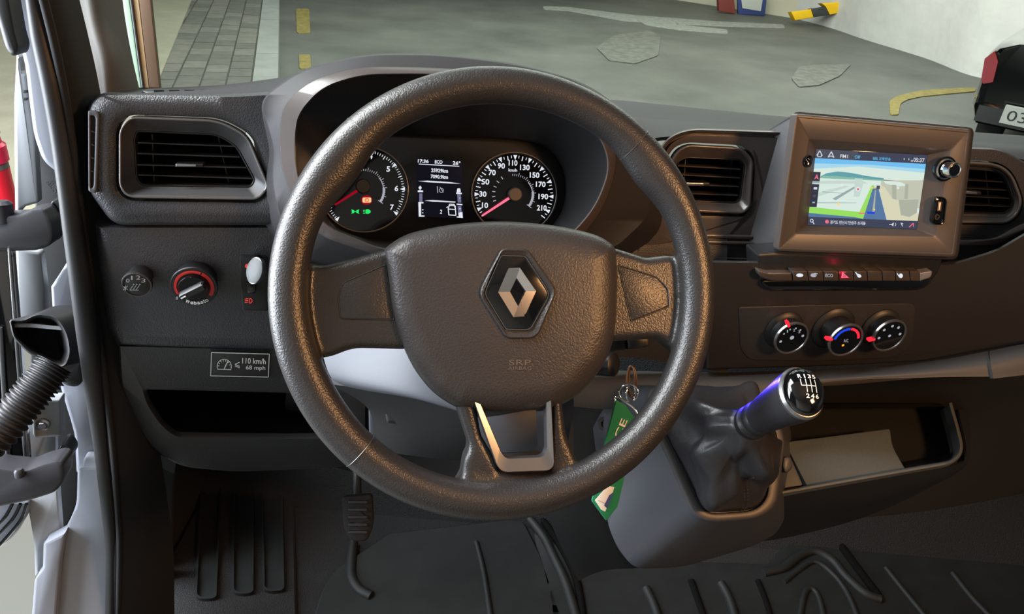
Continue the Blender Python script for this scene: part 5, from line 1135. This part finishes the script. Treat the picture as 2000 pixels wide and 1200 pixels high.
# ================================================================== KEYS
kt = thing('key_fob_tag', 'green fabric key tag with white lettering hanging from steel rings in the ignition', 'key tag', P(1200, 1000, .83))
dK = .82
tube('key_ring', [P(1232, 745, dK + .01) + (RT * math.cos(a) * .0045 + UP * math.sin(a) * .017) for a in [2 * math.pi * i / 36 for i in range(36)]], .0011, 'bronze', kt, n=8, closed=True)
tube('key_ring', [P(1236, 748, dK + .01) + (RT * math.cos(a) * .0045 + FW * .002 + UP * math.sin(a) * .017) for a in [2 * math.pi * i / 36 for i in range(36)]], .0011, 'bronze', kt, n=8, closed=True)
tube('steel_ring', [P(1228, 768, dK) + (RT * math.cos(a) * .0105 + UP * math.sin(a) * .0095) for a in [2 * math.pi * i / 40 for i in range(40)]], .0011, 'chrome', kt, n=8, closed=True)
tube('steel_ring', [P(1232, 768, dK - .002) + (RT * math.cos(a) * .006 + FW * math.cos(a) * .006 + UP * math.sin(a) * .0095) for a in [2 * math.pi * i / 40 for i in range(40)]], .0011, 'chrome', kt, n=8, closed=True)
tube('clasp', cr([P(1203, 785, dK), P(1201, 778, dK), P(1208, 776, dK), P(1222, 786, dK), P(1240, 800, dK), P(1247, 818, dK), P(1244, 828, dK)], 6), .0014, 'chrome', kt, n=8)
KT = PL(1210, 870, dK, 14, 22)
slab('fabric_tag', KT, [(1204, 782, 3), (1222, 792), (1243, 822, 4), (1236, 862), (1206, 990), (1184, 1018, 3), (1156, 980, 3), (1180, 872)], .0, .0022, 'green_fabric', kt, bev=.0006)
slab('white_patch', KT, [(1162, 978), (1186, 950), (1200, 952), (1194, 972), (1182, 1000), (1174, 996)], .0005, .0005, 'white_print', kt, bev=.0001, k=1)
letters('tag_lettering', KT, .0006, [('PRICE', (1192, 902), (1226, 822), 13)], 'white_print', kt, bold=.01)
decal('patch_marks', KT, .0008, [([(1180, 988), (1190, 968), (1198, 962), (1194, 974), (1186, 994)], 'blue_paint'), (strip((1168, 978), (1182, 984), 1), 'grey_print')], kt)

# ================================================================== STEERING WHEEL
WP = PL(985.6, 574, .677, 14, 30)
sw = thing('steering_wheel', 'black leather three-spoke steering wheel with diamond emblem and metal trim', 'steering wheel', WP.pt(0, 0, -.05))
RW = .19
def rim_section(a):
    """inner and outer half widths and thickness of the rim at an angle (degrees)"""
    def g(c, s): 
        d = (a - c + 180) % 360 - 180; return math.exp(-(d / s) ** 2)
    wi = .0165 + .0075 * g(142, 10) + .0075 * g(38, 10) + .003 * g(230, 40) * 0 + .002 * g(205, 20) + .001 * g(270, 40)
    return wi, .0175, .0165 + .0015 * (g(142, 14) + g(38, 14))
bm = bmesh.new(); RG = []
NS = 144
for i in range(NS):
    a = 360 * i / NS; ar = math.radians(a); wi, wo, th_ = rim_section(a); r = []
    for j in range(24):
        b = 2 * math.pi * j / 24; c = math.cos(b); rad = RW + (c * wo if c > 0 else c * wi)
        r.append(bm.verts.new(WP.pt(rad * math.cos(ar), rad * math.sin(ar), th_ * math.sin(b))))
    RG.append(r)
for i in range(NS): ring_faces(bm, RG[i], RG[(i + 1) % NS])
def spoke(c, hf, th_, bev=.006, k=5):
    e = bev / WP.mpx(c[0][0], c[0][1], hf)
    fr_ = R3(WP, c, hf - bev, 0, k)
    loft('x', [shift(R3(WP, c, hf - bev, e, k), WP, -th_), shift(fr_, WP, -th_ + bev), fr_, R3(WP, c, hf - bev * .3, e * .35, k), R3(WP, c, hf, e, k)], None, None, cap0=True, bm=bm)
# left and right spokes reach under the airbag cover; bottom spoke is two legs and a foot
spoke([(560, 505, 10), (632, 520, 12), (700, 502), (770, 482), (880, 500), (880, 660), (790, 683), (690, 680, 20), (640, 700, 20), (585, 700, 10)], -.004, .024)
spoke([(1080, 500), (1200, 484), (1262, 504), (1310, 498, 14), (1355, 520, 10), (1350, 690, 10), (1318, 690, 14), (1290, 662, 16), (1180, 668), (1080, 660)], -.004, .024)
spoke([(884, 770), (926, 770), (940, 850), (972, 905), (990, 960), (900, 960), (905, 895, 20), (918, 872, 14)], .002, .024)
spoke([(1078, 770), (1096, 770), (1106, 850, 10), (1124, 890, 20), (1140, 960), (1060, 960), (1076, 900)], .002, .024)
spoke([(910, 912), (960, 926), (1085, 922), (1130, 905), (1150, 960), (1020, 985), (880, 965)], .003, .026)
spoke([(780, 500), (1170, 510), (1140, 730), (1060, 790), (900, 790), (830, 730)], -.012, .03)
bmesh.ops.recalc_face_normals(bm, faces=bm.faces)
tmp = bpy.data.meshes.new('tmp'); bm.to_mesh(tmp); bm.free()
to = bpy.data.objects.new('tmp', tmp); COL.objects.link(to)
md = to.modifiers.new('r', 'REMESH'); md.mode = 'VOXEL'; md.voxel_size = .0019; md.adaptivity = 0
ms = to.modifiers.new('s', 'SMOOTH'); ms.iterations = 14; ms.factor = .5
dg = bpy.context.evaluated_depsgraph_get(); dg.update()
wm = bpy.data.meshes.new_from_object(to.evaluated_get(dg)); bpy.data.objects.remove(to)
def sector(name, a0, a1, inset=.00035):
    b = bmesh.new(); b.from_mesh(wm)
    for a, sgn in ((a0, 1), (a1, -1)):
        ar = math.radians(a); d = WP.u * math.cos(ar) + WP.v * math.sin(ar); nrm = d.cross(WP.n) * -sgn     # towards inside of the sector
        nrm = (WP.n.cross(d)) * sgn
        r_ = bmesh.ops.bisect_plane(b, geom=b.verts[:] + b.edges[:] + b.faces[:], plane_co=WP.o + nrm * inset, plane_no=nrm, clear_inner=True)
    ed = [e for e in b.edges if len(e.link_faces) == 1]
    try: bmesh.ops.holes_fill(b, edges=ed, sides=0)
    except Exception: pass
    return from_bm(name, b, 'wheel_leather', sw, sharp=70, recalc=False)
sa = []
for px, py in ((690, 240), (1240, 285), (700, 890), (1290, 838)):
    u, v = WP.loc(px, py, .01); sa.append(math.degrees(math.atan2(v, u)) % 360)
a_tl, a_tr, a_bl, a_br = sa
sector('rim_top', a_tr, a_tl); sector('rim_grip', a_tl, a_bl); sector('rim_bottom', a_bl, a_br); sector('rim_grip', a_br, a_tr + 360)
bmc = bmesh.new(); pts = [WP.pt(RW * math.cos(2 * math.pi * i / 96), RW * math.sin(2 * math.pi * i / 96), 0) for i in range(96)]
tube('rim_core', pts, .0145, 'black_matte', sw, n=12, closed=True)
# seam lines where the leather pieces meet: thin raised welts
for a in sa:
    wi, wo, th_ = rim_section(a); ar = math.radians(a)
    tube('seam', [WP.pt((RW + (math.cos(b) * (wo if math.cos(b) > 0 else wi) * .99)) * math.cos(ar), (RW + (math.cos(b) * (wo if math.cos(b) > 0 else wi) * .99)) * math.sin(ar), th_ * .99 * math.sin(b)) for b in [2 * math.pi * j / 36 for j in range(36)]], .0004, 'dark_trim', sw, n=6, closed=True)
# shallow thumb pads on the side spokes
padl = [(659, 582, 8), (668, 552, 12), (754, 516, 4), (772, 626, 4), (664, 624, 8)]
padr = [(1206, 516, 4), (1284, 540, 14), (1306, 566, 10), (1308, 600, 6), (1232, 630, 4)]
for c in (padl, padr):
    ringframe('spoke_pad_edge', WP, c, off(c, 2.5), -.0034, .003, 'black_plastic', sw, bev=.0004)
    slab('spoke_pad', WP, off(c, 2.5), -.0036, .003, 'wheel_leather', sw, bev=.0006)
tube('pad_highlight', cr([WP.at(1296, 553, -.003), WP.at(1305, 566, -.003), WP.at(1308, 598, -.003)], 5), .0007, 'satin_metal', sw, n=6).name = 'pad_glint'  # thin bright tube imitating a highlight on the pad edge
# metal U trim round the bottom opening
uo = [(920, 768, 2), (972, 914, 10), (984, 923, 8), (1074, 920, 10), (1083, 908, 8), (1076, 768, 2)]
ui = [(930, 768, 2), (980, 886, 10), (990, 896, 8), (1060, 893, 12), (1068, 880, 8), (1066, 768, 2)]
o1, i1 = R3(WP, uo, .0055, 0, 5), R3(WP, ui, .004, 0, 5)
loft('metal_trim', [shift(o1, WP, -.01), o1, R3(WP, uo, .0065, 1, 5), R3(WP, ui, .0052, -1, 5), i1, shift(i1, WP, -.01)], 'satin_metal', sw, loop=True, sharp=30)
ui2 = [(946, 800, 2), (985, 868, 8), (994, 876, 8), (1040, 872, 10), (1050, 862, 8), (1052, 800, 2)]
loft('trim_well', [i1, shift(R3(WP, ui, 0, 1.5, 5), WP, -.004), R3(WP, [(944, 790, 2), (968, 878, 8), (978, 886, 8), (1040, 883, 10), (1050, 872, 8), (1046, 790, 2)], -.030, 0, 5)], 'gloss_black', sw, cap1=False, sharp=40)
# airbag cover
ab = [(751, 486, 10), (790, 458, 30), (870, 440, 40), (975, 431, 60), (1090, 441, 40), (1170, 460, 30), (1203, 484, 14), (1207, 540, 30), (1203, 650, 40), (1180, 715, 40), (1130, 772, 30), (1085, 797, 20), (990, 806, 40), (895, 799, 20), (845, 768, 30), (800, 710, 40), (768, 620, 40)]
abc = loft('airbag_cover', [R3(WP, off(ab, 4), -.030, 0, 5), R3(WP, ab, -.018, 0, 5), R3(WP, off(ab, -.5), -.006, 0, 5), R3(WP, off(ab, 2), -.001, 0, 5), R3(WP, off(ab, 6), .003, 0, 5), R3(WP, off(ab, 18), .0075, 0, 5), R3(WP, off(ab, 34), .0100, 0, 5), R3(WP, off(ab, 50), .0112, 0, 5)], 'airbag_leather', sw, cap0=True, sharp=80)
# emblem set in a six-sided recess
hx0 = [(980, 486, 10), (1030, 487, 10), (1085, 565, 14), (1083, 578, 10), (1052, 652, 10), (1040, 661, 10), (990, 661, 10), (938, 578, 14), (941, 560, 10)]
hx1 = [(978, 499, 6), (1026, 500, 6), (1072, 570, 10), (1072, 580, 8), (1038, 641, 6), (1030, 645, 6), (988, 644, 6), (948, 578, 10), (948, 568, 8)]
EH = .0122
loft('emblem_collar', [R3(WP, hx0, EH - .004, -3, 5), R3(WP, hx0, EH + .0012, 0, 5), R3(WP, hx0, EH + .0018, 2, 5), R3(WP, hx1, EH - .0006, 0, 5), R3(WP, hx1, EH - .004, 0, 5)], 'airbag_leather', abc, cap1=False, sharp=30)
slab('emblem_plate', WP, hx1, EH + .0002, .004, 'gloss_black', abc, bev=.0003)
o1 = R3(WP, hx1, EH, -1, 5)
loft('emblem_rim', [o1, R3(WP, hx1, EH + .0014, 0, 5), R3(WP, hx1, EH + .0014, 1.4, 5), R3(WP, hx1, EH, 2.2, 5)], 'chrome', abc, cap1=False, sharp=30)
# the diamond: two folded bands interlocking; crest lines are raised
def hpt(x, y, h): return WP.at(x, y, EH + h)
zr = .006
T0, T1 = (993, 524), (1015, 523); Lp, Rp = (973, 571), (1047, 569); B0, B1 = (1003, 620), (1025, 618)
it, il, ir, ib = (1009, 543), (996, 570), (1027, 569), (1012, 599)
bm = bmesh.new()
def face(*pts): bm.faces.new([bm.verts.new(hpt(*p)) for p in pts])
hi = zr
for quad in (
    ((*T0, 0), (*T1, hi), (*it, 0.002), (*il, 0.002), (*Lp, hi * .3)),           # left upper band, flat face
    ((*T1, hi), (*Rp, hi * .3), (*ir, .002), (*it, .002)),                      # right upper band
    ((*Lp, hi * .3), (*il, .002), (*ib, .002), (*B0, hi)),                      # left lower band
    ((*Rp, hi * .3), (*B1, 0), (*B0, hi), (*ib, .002), (*ir, .002))):            # right lower band
    face(*quad)
ol = [T0, T1, Rp, B1, B0, Lp]; hh = [0, hi, hi * .3, 0, hi, hi * .3]
for i in range(6):
    a, b = ol[i], ol[(i + 1) % 6]; face((*a, hh[i]), (*b, hh[(i + 1) % 6]), (*b, -.001), (*a, -.001))
inn = [it, ir, ib, il]
for i in range(4):
    a, b = inn[i], inn[(i + 1) % 4]; face((*a, .002), (*b, .002), (*b, -.001), (*a, -.001))
bmesh.ops.remove_doubles(bm, verts=bm.verts, dist=.00005)
from_bm('emblem_diamond', bm, 'chrome', abc, sharp=10)
# lettering and horn marks moulded in the cover
HLT = .0110
letters('airbag_lettering', WP, HLT + .0006, [('SRP', (994, 714), (1037, 714), 11), ('AIRBAG', (992, 723), (1038, 723), 7)], 'satin_trim', abc, bold=.0)
for cx, sgn, hh_ in ((843, 1, .0095), (1157, -1, .0080)):
    w_ = 14 if sgn > 0 else 10
    sh = [(strip((cx - w_ * sgn, 531 - sgn), (cx + w_ * .4 * sgn, 528), 1.5), 'dark_trim'), (strip((cx - w_ * sgn, 531), (cx + w_ * .4 * sgn, 534), 1.5), 'dark_trim'), (strip((cx + w_ * .4 * sgn, 528), (cx + w_ * sgn, 524), 1.5), 'dark_trim'), (strip((cx + w_ * .4 * sgn, 534), (cx + w_ * sgn, 538), 1.5), 'dark_trim'), (strip((cx + w_ * sgn, 524), (cx + w_ * sgn, 538), 1.5), 'dark_trim'), (strip((cx - w_ * sgn, 527), (cx - w_ * sgn, 536), 1.8), 'dark_trim')]
    decal('horn_symbol', WP, hh_, sh, abc, step=0)
bpy.data.meshes.remove(wm)
